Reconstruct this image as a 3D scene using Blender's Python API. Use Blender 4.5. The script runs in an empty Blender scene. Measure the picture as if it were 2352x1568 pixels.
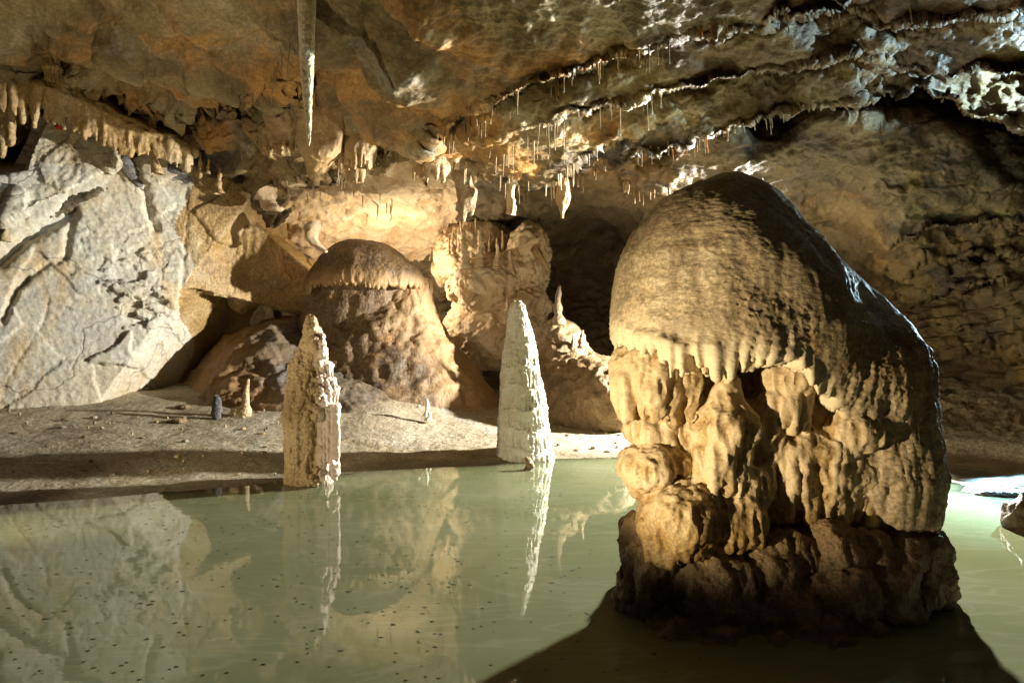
import bpy, math, random
import numpy as np
from math import radians, pi
from mathutils import Vector

SC = bpy.context.scene
COL = SC.collection

# ------------------------------------------------------------------ camera
F = 1568.0                       # focal length in photo units (frame 2352 x 1568)
CX, CY, CH = 1176.0, 784.0, 1.5
cam_d = bpy.data.cameras.new('camera')
cam_d.sensor_width = 36.0
cam_d.lens = 24.0
cam_d.clip_end = 200
cam = bpy.data.objects.new('camera', cam_d)
COL.objects.link(cam)
cam.location = (0, 0, CH)
cam.rotation_euler = (pi / 2, 0, 0)
SC.camera = cam

# ------------------------------------------------------------------ world, exposure
W = bpy.data.worlds.new('World')
SC.world = W
W.use_nodes = True
W.node_tree.nodes['Background'].inputs[0].default_value = (1.0, 0.82, 0.6, 1)
W.node_tree.nodes['Background'].inputs[1].default_value = 0.02
SC.view_settings.view_transform = 'Standard'
SC.view_settings.look = 'None'
SC.view_settings.exposure = 0.0
SC.view_settings.gamma = 1.0
SC.cycles.use_denoising = True
SC.cycles.max_bounces = 5
SC.cycles.diffuse_bounces = 2
SC.cycles.sample_clamp_indirect = 6.0


def P(px, py, d):
    return np.array([(px - CX) / F * d, d, CH - (py - CY) / F * d])


def lamp(name, kind, loc, power, color, radius=0.05, aim=None, cone=160, blend=0.3):
    l = bpy.data.lights.new(name, kind)
    l.energy = power
    l.color = color
    l.shadow_soft_size = radius
    o = bpy.data.objects.new(name, l)
    COL.objects.link(o)
    o.location = tuple(loc)
    if aim is not None:
        o.rotation_euler = (Vector(tuple(aim)) - Vector(tuple(loc))).to_track_quat('-Z', 'Y').to_euler()
    if kind == 'SPOT':
        l.spot_size = radians(cone)
        l.spot_blend = blend
    return o


# the show cave's floodlights plus added fill and rim spots, all hidden behind formations or out of frame
COOL = (1.0, 0.965, 0.88)
BLUE = (0.6, 0.87, 1.0)
WARM = (1.0, 0.84, 0.56)
lamp('flood_behind_giant', 'SPOT', (4.96, 10.1, 2.46), 9800, COOL, 0.10, (-0.04, 7.7, -0.54), 105, 0.22)
lamp('flood_right_bank', 'SPOT', (5.6, 5.6, 3.1), 1250, BLUE, 0.03, (3.0, 5.8, 4.0), 66, 0.6)
lamp('flood_shelf', 'SPOT', (6.7, 8.3, 1.6), 11000, (0.34, 0.67, 1.0), 0.05, (5.0, 6.6, 0.0), 32, 0.6)
lamp('fill_rim', 'SPOT', (6.6, 8.3, 2.4), 2000, BLUE, 0.04, (2.15, 4.3, 1.75), 28, 0.5)  # added spot that draws a bright rim along the giant's right edge
lamp('fill_left_bank', 'SPOT', (-4.9, 4.1, 0.5), 420, WARM, 0.05, (-1.2, 9.2, 0.9), 62, 0.7)  # added warm fill to lift the stalagmites' dark left sides
lamp('flood_low_warm', 'SPOT', (-2.1, 1.9, 0.35), 1150, (1.0, 0.85, 0.59), 0.04, (1.45, 3.7, 1.42), 36, 0.8)
lamp('flood_ceiling_warm', 'SPOT', (-5.0, 4.3, 0.4), 560, (1.0, 0.83, 0.56), 0.04, (-3.6, 7.4, 3.9), 90, 0.9)
lamp('flood_alcove', 'POINT', tuple(P(905, 640, 13.05)), 210, (1.0, 0.84, 0.6), 0.04)


# ------------------------------------------------------------------ noise
def _h(ix, iy, iz, s):
    n = (ix.astype(np.uint32) * np.uint32(374761393) + iy.astype(np.uint32) * np.uint32(668265263)
         + iz.astype(np.uint32) * np.uint32(2147483647 & 0x7feb352d) + np.uint32((s * 1274126177) & 0xffffffff))
    n ^= n >> np.uint32(13)
    n *= np.uint32(1274126177)
    n ^= n >> np.uint32(16)
    n *= np.uint32(2246822519)
    n ^= n >> np.uint32(15)
    return n


_G = np.array([[1, 1, 0], [-1, 1, 0], [1, -1, 0], [-1, -1, 0], [1, 0, 1], [-1, 0, 1], [1, 0, -1], [-1, 0, -1],
               [0, 1, 1], [0, -1, 1], [0, 1, -1], [0, -1, -1], [1, 1, 0], [-1, 1, 0], [0, -1, 1], [0, -1, -1]], np.float32)


def perlin(p, seed=0):
    p = np.asarray(p, np.float32)
    i = np.floor(p).astype(np.int32)
    f = p - i
    u = f * f * f * (f * (f * 6 - 15) + 10)
    out = np.zeros(len(p), np.float32)
    for dx in (0, 1):
        wx = u[:, 0] if dx else 1 - u[:, 0]
        for dy in (0, 1):
            wy = u[:, 1] if dy else 1 - u[:, 1]
            for dz in (0, 1):
                wz = u[:, 2] if dz else 1 - u[:, 2]
                g = _G[_h(i[:, 0] + dx, i[:, 1] + dy, i[:, 2] + dz, seed) & np.uint32(15)]
                out += wx * wy * wz * (g[:, 0] * (f[:, 0] - dx) + g[:, 1] * (f[:, 1] - dy) + g[:, 2] * (f[:, 2] - dz))
    return out


def fbm(p, scale, octaves=4, seed=0, gain=0.5, ridged=False):
    p = np.asarray(p, np.float32) * scale
    a, s, out = 1.0, 0.0, 0
    for k in range(octaves):
        n = perlin(p, seed + k * 17)
        if ridged:
            n = 1 - 2 * np.abs(n) * 1.4
        out = out + a * n
        s += a
        a *= gain
        p = p * 2.03 + 11.3
    return out / s


def worley(p, scale, seed=0):
    """distance to the nearest and second feature point, and a per-cell random"""
    p = np.asarray(p, np.float32) * scale
    i = np.floor(p).astype(np.int32)
    f = p - i
    d1 = np.full(len(p), 9, np.float32)
    d2 = d1.copy()
    r1 = np.zeros(len(p), np.float32)
    for dx in (-1, 0, 1):
        for dy in (-1, 0, 1):
            for dz in (-1, 0, 1):
                h = _h(i[:, 0] + dx, i[:, 1] + dy, i[:, 2] + dz, seed)
                ox = (h & np.uint32(1023)).astype(np.float32) / 1023
                oy = ((h >> np.uint32(10)) & np.uint32(1023)).astype(np.float32) / 1023
                oz = ((h >> np.uint32(20)) & np.uint32(1023)).astype(np.float32) / 1023
                d = np.sqrt((dx + ox - f[:, 0]) ** 2 + (dy + oy - f[:, 1]) ** 2 + (dz + oz - f[:, 2]) ** 2)
                n1 = d < d1
                d2 = np.where(n1, d1, np.minimum(d2, d))
                r1 = np.where(n1, ox, r1)
                d1 = np.where(n1, d, d1)
    return d1, d2, r1


def sstep(a, b, x):
    t = np.clip((x - a) / (b - a), 0, 1)
    return t * t * (3 - 2 * t)


# ------------------------------------------------------------------ materials
def ramp_set(rn, stops):
    cr = rn.color_ramp
    while len(cr.elements) > 1:
        cr.elements.remove(cr.elements[-1])
    cr.elements[0].position = stops[0][0]
    cr.elements[0].color = (*stops[0][1], 1)
    for pos, c in stops[1:]:
        e = cr.elements.new(pos)
        e.color = (*c, 1)


def rock(name, stops, scale=1.2, stains=(), fresh=None, rough=0.75, bump=0.5, fine=22.0, aniso=(1, 1, 1), spec=0.3,
         crack=0.0, speck=0.35, streak=None, wet=None):
    m = bpy.data.materials.new(name)
    m.use_nodes = True
    nt = m.node_tree
    N, L = nt.nodes, nt.links
    b = N['Principled BSDF']
    tc = N.new('ShaderNodeNewGeometry')
    pos = tc.outputs['Position']

    def noise(sc, det=6, ro=0.6, vec=None, dist=0.0):
        n = N.new('ShaderNodeTexNoise')
        n.inputs['Scale'].default_value = sc
        n.inputs['Detail'].default_value = det
        n.inputs['Roughness'].default_value = ro
        n.inputs['Distortion'].default_value = dist
        L.new(vec or pos, n.inputs['Vector'])
        return n.outputs['Fac']

    def mapr(v, lo, hi):
        mr = N.new('ShaderNodeMapRange')
        mr.interpolation_type = 'SMOOTHSTEP'
        mr.inputs['From Min'].default_value = lo
        mr.inputs['From Max'].default_value = hi
        L.new(v, mr.inputs['Value'])
        return mr.outputs['Result']

    def math_(op, a, c):
        mm = N.new('ShaderNodeMath')
        mm.operation = op
        for k, v in ((0, a), (1, c)):
            if isinstance(v, (int, float)):
                mm.inputs[k].default_value = v
            else:
                L.new(v, mm.inputs[k])
        return mm.outputs[0]

    def mix(fac, a, c, mode='MIX'):
        mx = N.new('ShaderNodeMix')
        mx.data_type = 'RGBA'
        mx.blend_type = mode
        if isinstance(fac, (int, float)):
            mx.inputs[0].default_value = fac
        else:
            L.new(fac, mx.inputs[0])
        for k, v in ((6, a), (7, c)):
            if isinstance(v, tuple):
                mx.inputs[k].default_value = (*v, 1)
            else:
                L.new(v, mx.inputs[k])
        return mx.outputs[2]

    r = N.new('ShaderNodeValToRGB')
    ramp_set(r, stops)
    L.new(noise(scale, 8, 0.62, dist=0.6), r.inputs[0])
    c = r.outputs[0]
    for k, (sc, lo, hi, colr, amt) in enumerate(stains):
        off = N.new('ShaderNodeVectorMath')
        off.operation = 'ADD'
        off.inputs[1].default_value = (7.3 * k + 3, 1.7 * k, 5.1 * k)
        L.new(pos, off.inputs[0])
        f = mapr(noise(sc, 7, 0.65, off.outputs[0], 0.8), lo, hi)
        c = mix(math_('MULTIPLY', f, amt), c, colr)
    if streak:
        mp = N.new('ShaderNodeMapping')
        mp.inputs['Scale'].default_value = streak[0]
        L.new(pos, mp.inputs['Vector'])
        f = mapr(noise(1.0, 6, 0.6, mp.outputs[0], 0.5), streak[1], streak[2])
        c = mix(math_('MULTIPLY', f, streak[4]), c, streak[3])
    if speck:
        f = mapr(noise(scale * 28, 4, 0.7), 0.36, 0.66)
        g = N.new('ShaderNodeMapRange')
        g.inputs['To Min'].default_value = 1 - speck
        g.inputs['To Max'].default_value = 1 + speck * 0.55
        L.new(f, g.inputs['Value'])
        cm = N.new('ShaderNodeCombineColor')
        for k in range(3):
            L.new(g.outputs[0], cm.inputs[k])
        c = mix(1.0, c, cm.outputs[0], 'MULTIPLY')
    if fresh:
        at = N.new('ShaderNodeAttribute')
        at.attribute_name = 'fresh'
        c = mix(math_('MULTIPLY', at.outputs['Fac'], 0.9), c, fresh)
    wetf = None
    if wet is not None:                       # damp margin just above the pool
        sx_ = N.new('ShaderNodeSeparateXYZ')
        L.new(pos, sx_.inputs[0])
        zz_ = math_('ADD', sx_.outputs['Z'], math_('MULTIPLY', noise(2.2, 5), 0.07))
        wetf = mapr(zz_, wet + 0.035, wet)
        c = mix(math_('MULTIPLY', wetf, 0.62), c, (0.085, 0.07, 0.04))
    # bump
    mp = N.new('ShaderNodeMapping')
    mp.inputs['Scale'].default_value = aniso
    L.new(pos, mp.inputs['Vector'])
    h1 = noise(fine, 5, 0.6, mp.outputs[0])
    h2 = noise(fine * 0.28, 6, 0.65, mp.outputs[0])
    h = math_('ADD', math_('MULTIPLY', h2, 2.2), h1)
    if crack:
        v = N.new('ShaderNodeTexVoronoi')
        v.feature = 'DISTANCE_TO_EDGE'
        v.inputs['Scale'].default_value = crack
        wv = N.new('ShaderNodeVectorMath')
        wv.operation = 'ADD'
        nn = N.new('ShaderNodeTexNoise')
        nn.inputs['Scale'].default_value = crack * 1.7
        nn.inputs['Detail'].default_value = 5
        L.new(pos, nn.inputs['Vector'])
        sc_ = N.new('ShaderNodeVectorMath')
        sc_.operation = 'SCALE'
        sc_.inputs['Scale'].default_value = 0.55 / crack * 2
        L.new(nn.outputs['Color'], sc_.inputs[0])
        L.new(pos, wv.inputs[0])
        L.new(sc_.outputs[0], wv.inputs[1])
        L.new(wv.outputs[0], v.inputs['Vector'])
        cr = mapr(v.outputs['Distance'], 0.0, 0.014)
        h = math_('ADD', h, math_('MULTIPLY', cr, 0.8))
        inv = math_('SUBTRACT', 1.0, cr)
        c = mix(math_('MULTIPLY', inv, 0.45), c, (0.09, 0.06, 0.035))
    bp = N.new('ShaderNodeBump')
    bp.inputs['Strength'].default_value = bump
    bp.inputs['Distance'].default_value = 0.05
    L.new(h, bp.inputs['Height'])
    L.new(bp.outputs[0], b.inputs['Normal'])
    L.new(c, b.inputs['Base Color'])
    rr = N.new('ShaderNodeMapRange')
    rr.inputs['To Min'].default_value = rough - 0.18
    rr.inputs['To Max'].default_value = min(1, rough + 0.15)
    L.new(noise(scale * 3, 4), rr.inputs['Value'])
    L.new(rr.outputs[0], b.inputs['Roughness'])
    b.inputs['Specular IOR Level'].default_value = spec
    return m


M = {}
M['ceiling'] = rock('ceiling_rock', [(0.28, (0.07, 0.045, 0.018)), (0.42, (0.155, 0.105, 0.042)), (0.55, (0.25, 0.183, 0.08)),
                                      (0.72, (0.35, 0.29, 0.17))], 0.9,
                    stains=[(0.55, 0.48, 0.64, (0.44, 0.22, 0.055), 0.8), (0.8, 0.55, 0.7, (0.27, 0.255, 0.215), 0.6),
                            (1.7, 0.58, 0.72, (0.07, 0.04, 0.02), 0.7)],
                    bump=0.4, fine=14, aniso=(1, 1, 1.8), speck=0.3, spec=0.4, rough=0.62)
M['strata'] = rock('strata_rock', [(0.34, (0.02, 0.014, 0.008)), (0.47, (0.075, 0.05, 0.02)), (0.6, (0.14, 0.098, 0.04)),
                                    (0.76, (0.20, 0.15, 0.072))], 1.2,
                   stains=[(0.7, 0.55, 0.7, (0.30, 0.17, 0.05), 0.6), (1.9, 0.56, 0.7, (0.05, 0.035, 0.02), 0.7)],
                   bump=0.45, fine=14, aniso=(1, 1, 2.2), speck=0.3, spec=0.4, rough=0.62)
M['bank'] = rock('bank_mud', [(0.3, (0.26, 0.21, 0.13)), (0.5, (0.38, 0.32, 0.22)), (0.7, (0.46, 0.40, 0.29))], 1.0,
                 stains=[(3.0, 0.6, 0.72, (0.17, 0.12, 0.06), 0.7), (0.5, 0.52, 0.66, (0.44, 0.42, 0.38), 0.5), (1.4, 0.56, 0.7, (0.24, 0.185, 0.11), 0.6)],
                 bump=0.4, fine=26, speck=0.4, spec=0.25, wet=0.05)
M['giant'] = rock('giant_flowstone', [(0.3, (0.30, 0.22, 0.11)), (0.46, (0.45, 0.33, 0.175)), (0.6, (0.51, 0.39, 0.22)),
                                       (0.75, (0.52, 0.45, 0.31))], 1.6,
                  stains=[(1.3, 0.55, 0.7, (0.15, 0.135, 0.12), 0.8), (1.1, 0.55, 0.68, (0.46, 0.25, 0.08), 0.65)],
                  fresh=(0.72, 0.57, 0.34), bump=0.3, fine=20, aniso=(1.0, 1.0, 2.6), speck=0.4, spec=0.45, rough=0.55,
                  streak=((7, 7, 0.55), 0.48, 0.66, (0.24, 0.155, 0.075), 0.75))
M['lobe'] = rock('honey_flowstone', [(0.3, (0.28, 0.155, 0.045)), (0.48, (0.44, 0.27, 0.09)), (0.62, (0.50, 0.345, 0.145)),
                                      (0.78, (0.50, 0.40, 0.25))], 2.2,
                 stains=[(2.2, 0.58, 0.7, (0.14, 0.10, 0.06), 0.75), (1.4, 0.56, 0.7, (0.40, 0.19, 0.05), 0.5)],
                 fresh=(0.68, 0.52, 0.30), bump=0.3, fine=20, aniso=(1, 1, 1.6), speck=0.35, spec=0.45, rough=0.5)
M['base'] = rock('muddy_flowstone', [(0.3, (0.10, 0.065, 0.03)), (0.48, (0.24, 0.155, 0.07)), (0.65, (0.32, 0.22, 0.11))], 2.0,
                 stains=[(2.0, 0.55, 0.7, (0.09, 0.065, 0.045), 0.7), (1.8, 0.6, 0.72, (0.36, 0.17, 0.06), 0.5)],
                 fresh=(0.36, 0.225, 0.085), bump=0.6, fine=22, speck=0.4, spec=0.45, rough=0.55, wet=0.06)
M['pale'] = rock('pale_limestone', [(0.3, (0.46, 0.37, 0.24)), (0.45, (0.56, 0.49, 0.36)), (0.58, (0.55, 0.52, 0.43)),
                                     (0.75, (0.62, 0.57, 0.46))], 0.7,
                 stains=[(0.8, 0.55, 0.68, (0.50, 0.33, 0.13), 0.6), (0.7, 0.56, 0.7, (0.45, 0.46, 0.46), 0.4)],
                 bump=0.25, fine=16, crack=0.42, speck=0.2, spec=0.3,
                 streak=((2.4, 2.4, 0.25), 0.53, 0.68, (0.54, 0.38, 0.19), 0.65))
M['slate'] = rock('grey_slab', [(0.3, (0.07, 0.07, 0.07)), (0.5, (0.17, 0.16, 0.15)), (0.7, (0.28, 0.26, 0.23))], 1.5,
                  bump=0.6, fine=16, aniso=(1, 1, 3))
M['amber'] = rock('amber_flowstone', [(0.3, (0.20, 0.12, 0.045)), (0.48, (0.36, 0.235, 0.09)), (0.7, (0.44, 0.35, 0.20))], 1.0,
                  stains=[(1.3, 0.57, 0.7, (0.10, 0.08, 0.05), 0.7)], bump=0.45, fine=16, aniso=(1, 1, 0.5), spec=0.4, rough=0.55)
M['brown'] = rock('brown_flowstone', [(0.3, (0.075, 0.046, 0.025)), (0.46, (0.15, 0.093, 0.042)), (0.6, (0.21, 0.136, 0.062)),
                                       (0.76, (0.26, 0.19, 0.11))], 0.8,
                  streak=((3, 3, 0.3), 0.48, 0.64, (0.085, 0.06, 0.04), 0.75), stains=[(0.7, 0.54, 0.68, (0.12, 0.105, 0.09), 0.4), (1.0, 0.58, 0.7, (0.44, 0.23, 0.08), 0.5)],
                  fresh=(0.36, 0.225, 0.10), bump=0.5, fine=14, aniso=(1, 1, 0.7), speck=0.5, spec=0.4, rough=0.6)
M['skirt'] = rock('grey_brown_flowstone', [(0.3, (0.075, 0.072, 0.075)), (0.45, (0.09, 0.085, 0.08)), (0.58, (0.14, 0.105, 0.065)),
                                            (0.75, (0.20, 0.13, 0.065))], 0.6,
                  stains=[(0.9, 0.55, 0.68, (0.13, 0.145, 0.17), 0.7), (2.5, 0.6, 0.75, (0.33, 0.31, 0.28), 0.5)],
                  fresh=(0.38, 0.22, 0.085), bump=0.4, fine=16, speck=0.35, spec=0.35)
M['white'] = rock('white_calcite', [(0.3, (0.50, 0.45, 0.30)), (0.5, (0.66, 0.62, 0.48)), (0.7, (0.78, 0.75, 0.64))], 2.0,
                  stains=[(3, 0.6, 0.75, (0.45, 0.35, 0.18), 0.6)], bump=0.35, fine=24, aniso=(1, 1, 0.6), speck=0.2, spec=0.4, rough=0.5)
M['cream'] = rock('cream_calcite', [(0.3, (0.34, 0.23, 0.10)), (0.5, (0.50, 0.36, 0.18)), (0.7, (0.62, 0.50, 0.32))], 2.0,
                  stains=[(3, 0.6, 0.72, (0.24, 0.17, 0.09), 0.7)], fresh=(0.74, 0.60, 0.50), bump=0.5, fine=26, speck=0.35, spec=0.45, rough=0.5)
M['straw'] = rock('straw_calcite', [(0.3, (0.42, 0.30, 0.15)), (0.5, (0.58, 0.46, 0.28)), (0.7, (0.68, 0.60, 0.45))], 3.0,
                  bump=0.3, fine=40, speck=0.2, spec=0.5, rough=0.4)
M['drip'] = rock('brown_calcite', [(0.3, (0.22, 0.13, 0.05)), (0.5, (0.38, 0.25, 0.11)), (0.7, (0.48, 0.35, 0.19))], 3.0,
                 bump=0.4, fine=30, speck=0.3, spec=0.4, rough=0.5)
M['recess'] = rock('shade_toned_recess_rock', [(0.3, (0.04, 0.03, 0.018)), (0.5, (0.11, 0.08, 0.042)), (0.7, (0.19, 0.145, 0.085))], 1.2, bump=0.5, fine=14,  # dark tone stands in for the shade in recess and gap
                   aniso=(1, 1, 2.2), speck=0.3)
M['peach'] = rock('lamplit_peach_calcite', [(0.3, (0.46, 0.31, 0.16)), (0.5, (0.60, 0.45, 0.28)), (0.7, (0.70, 0.58, 0.42))], 2.5,  # warm lamplight of the alcove is put into this colour
                  bump=0.5, fine=16, speck=0.35, spec=0.3)
M['orange'] = rock('orange_calcite', [(0.3, (0.5, 0.12, 0.02)), (0.6, (0.7, 0.28, 0.06))], 3.0, bump=0.3, fine=40, speck=0.2)


# ------------------------------------------------------------------ mesh helpers
def normals_of(V, Q):
    a, b, c, d = (V[Q[:, k]] for k in range(4))
    n = np.cross(c - a, d - b)
    out = np.zeros_like(V)
    for k in range(4):
        for ax in range(3):
            out[:, ax] += np.bincount(Q[:, k], n[:, ax], len(V))
    l = np.linalg.norm(out, axis=1, keepdims=True)
    return out / np.maximum(l, 1e-9)


def link(name, V, Q, mats, parent=None, slots=None, fresh=None, loc=None):
    """one mesh object from vertex and quad arrays"""
    V = np.asarray(V, np.float32)
    Q = np.asarray(Q, np.int32)
    if loc is not None:
        V = V - np.asarray(loc, np.float32)
    me = bpy.data.meshes.new(name)
    me.vertices.add(len(V))
    me.vertices.foreach_set('co', V.ravel())
    n = len(Q)
    me.loops.add(n * 4)
    me.loops.foreach_set('vertex_index', Q.ravel())
    me.polygons.add(n)
    me.polygons.foreach_set('loop_start', np.arange(0, n * 4, 4, dtype=np.int32))
    me.polygons.foreach_set('loop_total', np.full(n, 4, np.int32))
    for m in (mats if isinstance(mats, (list, tuple)) else [mats]):
        me.materials.append(m)
    if slots is not None:
        me.polygons.foreach_set('material_index', slots.astype(np.int32))
    me.polygons.foreach_set('use_smooth', np.ones(n, bool))
    me.update(calc_edges=True)
    me.validate()
    if fresh is not None:
        at = me.attributes.new('fresh', 'FLOAT', 'POINT')
        at.data.foreach_set('value', np.asarray(fresh, np.float32))
    o = bpy.data.objects.new(name, me)
    COL.objects.link(o)
    if loc is not None:
        o.location = tuple(float(x) for x in loc)
    if parent is not None:
        o.parent = parent
        o.location = (0, 0, 0) if loc is None else tuple(float(a - b) for a, b in zip(loc, parent.location))
        if loc is None:
            o.matrix_parent_inverse = parent.matrix_basis.inverted()
    return o


def tag(o, label=None, cat=None, group=None, kind=None):
    if label:
        o['label'] = label
    if cat:
        o['category'] = cat
    if group:
        o['group'] = group
    if kind:
        o['kind'] = kind
    return o


def empty(name, loc, label, cat, group=None):
    o = bpy.data.objects.new(name, None)
    COL.objects.link(o)
    o.location = tuple(float(x) for x in loc)
    o.empty_display_size = 0.2
    return tag(o, label, cat, group)


def grid_quads(nr, nc, wrap=False):
    r, c = np.meshgrid(np.arange(nr - 1), np.arange(nc if wrap else nc - 1), indexing='ij')
    c2 = (c + 1) % nc
    return np.stack([r * nc + c, r * nc + c2, (r + 1) * nc + c2, (r + 1) * nc + c], -1).reshape(-1, 4)


# ------------------------------------------------------------------ sculpting: distance fields and surface nets
class Field:
    def __init__(s, lo, hi, h):
        s.lo, s.h = np.array(lo, np.float32), h
        s.n = np.ceil((np.array(hi) - np.array(lo)) / h).astype(int) + 1
        s.ax = [s.lo[k] + h * np.arange(s.n[k], dtype=np.float32) for k in range(3)]
        s.F = np.full(s.n, 1.0, np.float32)

    def _box(s, lo, hi):
        a = np.clip(np.floor((np.array(lo) - s.lo) / s.h).astype(int), 0, s.n)
        b = np.clip(np.ceil((np.array(hi) - s.lo) / s.h).astype(int) + 1, 0, s.n)
        sl = tuple(slice(a[k], b[k]) for k in range(3))
        X, Y, Z = np.meshgrid(*(s.ax[k][sl[k]] for k in range(3)), indexing='ij', sparse=True)
        return sl, X, Y, Z

    def add(s, fn, lo, hi, k=0.05):
        m = k + 0.06
        sl, X, Y, Z = s._box(np.array(lo) - m, np.array(hi) + m)
        if 0 in s.F[sl].shape:
            return
        d = fn(X, Y, Z)
        f = s.F[sl]
        hh = np.clip(0.5 + 0.5 * (f - d) / k, 0, 1)
        s.F[sl] = f * (1 - hh) + d * hh - k * hh * (1 - hh)

    def ell(s, c, r, k=0.05):
        c, r = np.asarray(c, np.float32), np.asarray(r, np.float32)

        def fn(X, Y, Z):
            x, y, z = X - c[0], Y - c[1], Z - c[2]
            k0 = np.sqrt((x / r[0]) ** 2 + (y / r[1]) ** 2 + (z / r[2]) ** 2)
            k1 = np.sqrt((x / r[0] ** 2) ** 2 + (y / r[1] ** 2) ** 2 + (z / r[2] ** 2) ** 2) + 1e-6
            return (k0 * (k0 - 1) / k1).astype(np.float32)
        s.add(fn, c - r, c + r, k)

    def cone(s, a, ra, b, rb, k=0.03, flat=1.0):
        a, b = np.asarray(a, np.float32), np.asarray(b, np.float32)
        ab = b - a
        q = float(ab @ ab)

        def fn(X, Y, Z):
            x, y, z = X - a[0], Y - a[1], Z - a[2]
            t = np.clip((x * ab[0] + y * ab[1] + z * ab[2]) / q, 0, 1)
            return np.sqrt((x - t * ab[0]) ** 2 + ((y - t * ab[1]) * flat) ** 2 + (z - t * ab[2]) ** 2) - (ra + t * (rb - ra))
        R = max(ra, rb)
        s.add(fn, np.minimum(a, b) - R, np.maximum(a, b) + R, k)

    def clip_to(s, fn):
        """keep where fn < 0"""
        sl, X, Y, Z = s._box(s.lo, s.lo + s.h * s.n)
        s.F = np.maximum(s.F, fn(X, Y, Z).astype(np.float32))

    def mesh(s):
        Fd = s.F
        Fd[0], Fd[-1] = 1, 1
        Fd[:, 0], Fd[:, -1] = 1, 1
        Fd[:, :, 0], Fd[:, :, -1] = 1, 1
        S = Fd < 0
        c = np.zeros(np.array(Fd.shape) - 1, np.uint8)
        cs = [(i, j, k) for i in (0, 1) for j in (0, 1) for k in (0, 1)]
        nx, ny, nz = Fd.shape
        for i, j, k in cs:
            c += S[i:nx - 1 + i, j:ny - 1 + j, k:nz - 1 + k]
        act = (c > 0) & (c < 8)
        I = np.stack(np.nonzero(act), 1)
        idx = np.full(c.shape, -1, np.int32)
        idx[act] = np.arange(len(I))
        acc = np.zeros((len(I), 3), np.float32)
        cnt = np.zeros(len(I), np.float32)
        for p in cs:
            for ax in range(3):
                if p[ax]:
                    continue
                q = list(p)
                q[ax] = 1
                fa = Fd[I[:, 0] + p[0], I[:, 1] + p[1], I[:, 2] + p[2]]
                fb = Fd[I[:, 0] + q[0], I[:, 1] + q[1], I[:, 2] + q[2]]
                m = (fa < 0) != (fb < 0)
                t = fa[m] / (fa[m] - fb[m])
                v = np.tile(np.array(p, np.float32), (m.sum(), 1))
                v[:, ax] = t
                acc[m] += v
                cnt[m] += 1
        V = s.lo + s.h * (I + acc / cnt[:, None])
        quads = []
        for ax in range(3):
            b_, c_ = [(1, 2), (2, 0), (0, 1)][ax]
            sa = [slice(None)] * 3
            sb = [slice(None)] * 3
            sa[ax], sb[ax] = slice(0, -1), slice(1, None)
            ch = S[tuple(sa)] != S[tuple(sb)]
            E = np.stack(np.nonzero(ch), 1)
            ok = (E[:, b_] > 0) & (E[:, c_] > 0) & (E[:, b_] < Fd.shape[b_] - 1) & (E[:, c_] < Fd.shape[c_] - 1)
            E = E[ok]
            ins = S[tuple(E.T)]

            def cell(db, dc):
                G = E.copy()
                G[:, b_] += db
                G[:, c_] += dc
                return idx[tuple(G.T)]
            q = np.stack([cell(-1, -1), cell(0, -1), cell(0, 0), cell(-1, 0)], 1)
            q[~ins] = q[~ins][:, ::-1]
            quads.append(q)
        return V, np.concatenate(quads)


def relax(V, Q, n=1, w=0.5):
    for _ in range(n):
        acc = np.zeros_like(V)
        cnt = np.zeros(len(V))
        for k in range(4):
            for o in (1, 3):
                nb = Q[:, (k + o) % 4]
                for ax in range(3):
                    acc[:, ax] += np.bincount(Q[:, k], V[nb, ax], len(V))
                cnt += np.bincount(Q[:, k], minlength=len(V))
        V = V * (1 - w) + w * acc / np.maximum(cnt, 1)[:, None]
    return V


def roughen(V, Q, spec, seed=0):
    """spec: list of (amplitude, scale, octaves, ridged, squash in z)"""
    N = normals_of(V, Q)
    d = np.zeros(len(V), np.float32)
    for k, (amp, sc, oc, rd, sq) in enumerate(spec):
        p = V.copy()
        p[:, 2] *= sq
        d += amp * fbm(p, sc, oc, seed + 31 * k, 0.5, rd)
    return V + N * d[:, None]


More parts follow.
